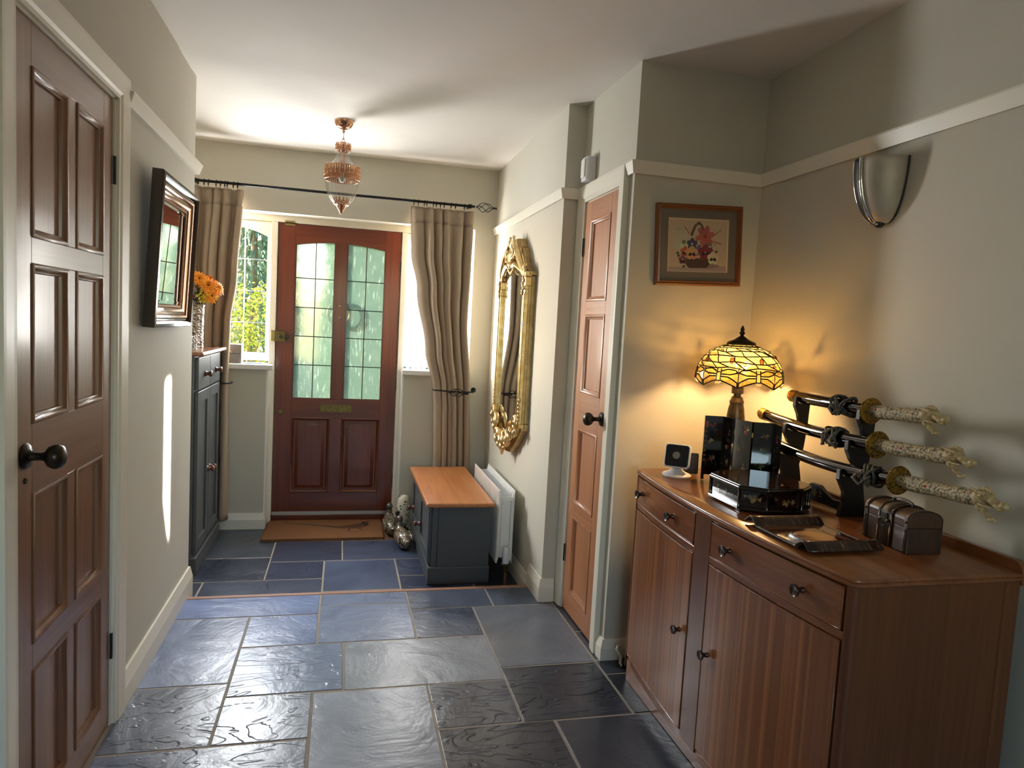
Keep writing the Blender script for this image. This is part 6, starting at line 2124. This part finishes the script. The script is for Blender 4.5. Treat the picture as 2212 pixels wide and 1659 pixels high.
for e in (0.0, 0.045):
    pts = [(-0.36 + e, 0.05), (-0.30 + e, 0.45), (-0.16 + e * 0.8, 0.78), (0.02, 0.93 - e), (0.18 - e * 0.8, 0.78), (0.26 - e, 0.5)]
    for i in range(5):
        a, b = Vector(pts[i]), Vector(pts[i + 1])
        d = (b - a).normalized()
        q = Vector((-d.y, d.x)) * 0.035
        shape([(a - q)[:], (b - q)[:], (b + q)[:], (a + q)[:]], HN if e == 0 else S(112, 86, 66))
shape([(-0.62, -0.50), (0.62, -0.50), (0.55, -0.72), (0.40, -0.88), (-0.36, -0.90), (-0.52, -0.74)], S(78, 52, 46))
for r_ in range(5):
    for k in range(16):
        u = -0.52 + 0.068 * k + (0.034 if r_ % 2 else 0)
        v = -0.56 - 0.068 * r_
        if abs(u) < 0.55 - 0.04 * r_:
            oval(u, v, 0.028, 0.013, S(150, 112, 92) if (k + r_) % 2 else S(54, 34, 30), 0.2)
for k in range(26):
    a = random.uniform(0, 2 * PI)
    oval(random.uniform(-0.6, 0.62), random.uniform(-0.45, 0.25), random.uniform(0.08, 0.15), 0.05, random.choice((S(84, 92, 84), S(62, 72, 66), S(110, 116, 104))), a)
for k in range(12):
    oval(0.58 + random.gauss(0, 0.1), 0.18 + random.gauss(0, 0.13), 0.05, 0.02, random.choice((S(90, 104, 98), S(130, 140, 130))), random.uniform(0, 3))
for t in range(9):
    oval(0.55 + 0.055 * t, 0.32 + 0.040 * t, 0.035, 0.018, S(140, 66, 62), 0.9)
    oval(0.62 + 0.050 * t, 0.20 - 0.012 * t, 0.035, 0.018, S(140, 66, 62), -0.5)
    if t < 6:
        oval(-0.42 - 0.035 * t, 0.48 + 0.045 * t, 0.032, 0.018, S(140, 66, 62), 2.2)
flower(-0.62, 0.12, 0.44, 6, S(206, 202, 172), S(120, 120, 90), 0.4, 0.7)
oval(-0.82, 0.58, 0.16, 0.05, S(176, 178, 158), 2.4)
oval(-0.74, 0.48, 0.16, 0.05, S(196, 194, 172), 2.3)
flower(0.30, 0.38, 0.40, 6, S(190, 104, 92), S(160, 60, 60), 0.25, 0.6)
flower(-0.26, 0.06, 0.22, 5, S(78, 66, 96), S(190, 190, 190), 0.3, 0.9)
flower(0.05, -0.20, 0.22, 5, S(126, 102, 116), S(40, 30, 40), 0.3, 0.9)
for u, v, r_, c in ((-0.56, -0.26, 0.20, S(190, 104, 86)), (-0.26, -0.30, 0.26, S(214, 164, 120)), (0.34, -0.26, 0.29, S(136, 44, 64)), (0.68, -0.48, 0.24, S(226, 214, 170)), (-0.66, -0.58, 0.17, S(140, 84, 100))):
    flower(u, v, r_, 5, c, c, 0.31, 1.0)
    oval(u - 0.06 * r_ / 0.25, v - 0.05, 0.09 * r_ / 0.25, 0.06, S(36, 26, 34), 0.6)
    oval(u + 0.08 * r_ / 0.25, v - 0.05, 0.09 * r_ / 0.25, 0.06, S(36, 26, 34), -0.6)
    oval(u, v, 0.03, 0.03, S(230, 210, 150))
for u, v in ((-0.88, -0.32), (-0.84, -0.42), (0.82, -0.22), (-0.60, -0.84)):
    oval(u, v, 0.07, 0.05, S(84, 88, 76), 0.5)
g.build('print', 'print_paint', fp, local=True)
G().poly([(-FWd + 0.016, -0.0115, -FHt + 0.016), (FWd - 0.016, -0.0115, -FHt + 0.016), (FWd - 0.016, -0.0115, FHt - 0.016), (-FWd + 0.016, -0.0115, FHt - 0.016)]).build('glass', 'picture_glass', fp, local=True)

# --- wall uplighter
sn = thing('wall_sconce', (1.675, 1.93, 1.77), 'frosted shield-shaped wall light with chrome edge on the right wall', 'wall light')
def sconce_pt(u, v, off=0.0):
    # quarter bowl: deepest at the top, running into the wall at the bottom; u -1 near side .. 1 far side
    e_ = math.sqrt(max(0.0, 1 - (1 - v) ** 2))
    hw_ = 0.012 + 0.070 * e_ ** 0.9 + off
    dp = 0.014 + 0.086 * e_ + off
    a = u * PI / 2
    return (1.673 - dp * math.cos(a), 1.922 + hw_ * math.sin(a), 1.766 + 0.198 * v)
VV = [(i / 22) ** 1.6 for i in range(23)]
for u0, u1 in ((-1.0, 0.0), (0.40, 1.0)):
    g = G()
    g.rings([[sconce_pt(lerp(u0, u1, i / 12), v) for i in range(13)] for v in VV], closed_u=False, cap=False)
    g.build('shade', 'sconce_glass', sn, smooth=80, solid=0.004)
g = G()
g.rings([[sconce_pt(lerp(0.03, 0.44, i / 8), v, 0.006) for i in range(9)] for v in VV], closed_u=False, cap=False)
g.build('front_band', 'dark_steel', sn, smooth=80, solid=0.004)
for u_ in (0.0, 0.42):
    G().tube([sconce_pt(u_, v, 0.004) for v in VV], 0.0065, 10).build('edge_trim', 'chrome', sn, smooth=60)
for u_ in (-0.99, 0.99):
    G().tube([sconce_pt(u_, v, 0.002) for v in VV], 0.003, 8).build('back_edge', 'dark_steel', sn, smooth=60)
G().lathe([(0, 0.0), (0.010, 0.0), (0.018, 0.010), (0.018, 0.016), (0.0, 0.018)], (1.656, 1.922, 1.753), 20).build('bottom_cap', 'dark_steel', sn, smooth=50)
G().ell((1.643, 1.915, 1.762), 0.005, 0.005, 0.004, 10, 6).build('screw', 'chrome', sn, smooth=60)

# --- small cream bracket on the floor behind the sideboard's far end
cb = thing('cable_clip', (1.170, 2.560, 0), 'small cream hook-shaped plastic clip on the floor behind the sideboard', 'clip')
G().tube([(1.163, 2.585, 0.075), (1.150, 2.580, 0.078), (1.142, 2.575, 0.066), (1.152, 2.568, 0.050), (1.160, 2.562, 0.036), (1.152, 2.556, 0.018), (1.160, 2.55, 0.005)], 0.006, 8).build('hook', 'cream_plastic', cb, smooth=60)
G().box(1.158, 1.195, 2.540, 2.580, 0.0, 0.028).build('block', 'dark_steel', cb, bevel=0.004)

# ================================================================== garden beyond the front door
tag(G().box(-14, 14, 5.06, 26, -0.30, -0.22).build('ground', 'soil'), 'garden soil beyond the front wall', 'ground', kind='structure')
g = G().box(-1.2, 3.2, 5.06, 9.0, -0.22, -0.16)
tag(g.build('path', 'outer_stone'), 'grey paved path outside the front door', 'path', kind='structure')
rg = random.Random(21)
def leaf_cloud(g, cx, cy, cz, rx, ry, rz, n, size, asp=0.4, droop=False):
    for k in range(n):
        while True:
            p = Vector((rg.uniform(-1, 1), rg.uniform(-1, 1), rg.uniform(-1, 1)))
            if 0.25 < p.length < 1:
                break
        c = Vector((cx + p.x * rx, cy + p.y * ry, cz + p.z * rz))
        d = Vector((rg.gauss(0, 1), rg.gauss(0, 1), rg.gauss(-0.8 if droop else 0.2, 0.6))).normalized()
        s_ = d.cross(Vector((rg.gauss(0, 1), rg.gauss(0, 1), rg.gauss(0, 1)))).normalized()
        L = size * rg.uniform(0.6, 1.3)
        g.poly([c, c + d * L * 0.5 + s_ * L * asp * 0.5, c + d * L, c + d * L * 0.5 - s_ * L * asp * 0.5])
def shrub(x, y, h, wd, label, n, name='garden_shrub'):
    r = thing(name, (x, y, -0.22), label, 'shrub', 'shrubs outside the front windows')
    g = G()
    tips = []
    for k in range(16):
        a = rg.uniform(0, 2 * PI)
        rr = rg.uniform(0.2, 1.0) * wd
        tip = Vector((x + rr * math.cos(a), y + rr * 0.6 * math.sin(a), -0.22 + h * rg.uniform(0.7, 1.0)))
        mid = Vector((x, y, -0.22)).lerp(tip, 0.55) + Vector((rg.uniform(-.1, .1), rg.uniform(-.1, .1), 0.1))
        g.tube([(x + rg.uniform(-.05, .05), y, -0.22), mid, tip], [0.012, 0.008, 0.003], 5)
        tips.append((mid, tip))
    g.build('branches', 'bark', r)
    g = G()
    for mid, tip in tips:
        for q in range(n // 16):
            t = rg.uniform(0.0, 1.05)
            c = mid.lerp(tip, t)
            leaf_cloud(g, c.x, c.y, c.z, 0.10, 0.10, 0.10, 1, 0.055, 0.5)
    tag(g.build('foliage', 'shrub_leaf', r), kind='stuff')
shrub(-1.15, 7.6, 2.0, 0.75, 'yellow-green leafy shrub seen through the left window', 1700)
shrub(-2.6, 8.6, 2.2, 0.9, 'yellow-green shrub farther left in the garden', 900)
shrub(1.9, 8.2, 1.9, 0.8, 'yellow-green shrub beyond the right window', 900)
def conifer(x, y, h, r_, label, n):
    r = thing('conifer', (x, y, -0.22), label, 'tree', 'conifers behind the garden shrubs')
    G().tube([(x, y, -0.22), (x, y, h * 0.9)], [0.08, 0.02], 7).build('trunk', 'bark', r)
    g = G()
    for k in range(n):
        t = rg.random() ** 0.8
        a = rg.uniform(0, 2 * PI)
        rr = r_ * (1 - 0.35 * t) * rg.uniform(0.5, 0.85)
        c = Vector((x + rr * math.cos(a), y + rr * math.sin(a), -0.1 + h * t))
        d = Vector((math.cos(a), math.sin(a), rg.gauss(-0.6, 0.4))).normalized()
        s_ = d.cross(Vector((rg.gauss(0, 1), rg.gauss(0, 1), rg.gauss(0, 1)))).normalized()
        L = rg.uniform(0.16, 0.34)
        g.poly([c, c + d * L * 0.5 + s_ * L * 0.10, c + d * L, c + d * L * 0.5 - s_ * L * 0.10])
        g.poly([c, c + d * L * 0.4 + s_ * L * 0.3, c + d * L * 0.5 + s_ * L * 0.38, c + d * L * 0.35 + s_ * L * 0.16])
    tag(g.build('foliage', 'conifer_leaf', r), kind='stuff')
names = ['farthest left of the near row', 'second from left in the near row', 'just left of the front door', 'straight behind the front door', 'behind the right window', 'farthest right of the near row',
         'farthest left of the back row', 'left of centre in the back row', 'at the centre of the back row', 'right of centre in the back row', 'farthest right of the back row']
spots = ((-5.2, 12.5, 5.4, 0.85), (-3.35, 11.0, 3.8, 0.75), (-1.5, 12.5, 5.4, 0.85), (0.35, 11.0, 3.8, 0.75), (2.2, 12.5, 5.4, 0.85), (4.05, 11.0, 3.8, 0.75),
         (-4.6, 15.2, 5.3, 1.1), (-2.0, 15.0, 5.3, 1.1), (0.6, 15.2, 5.3, 1.1), (3.2, 15.0, 5.3, 1.1), (5.8, 15.2, 5.3, 1.1))
for i, (x, y, h, r_) in enumerate(spots):
    conifer(x, y, h, r_, 'drooping green conifer ' + names[i], 5200)
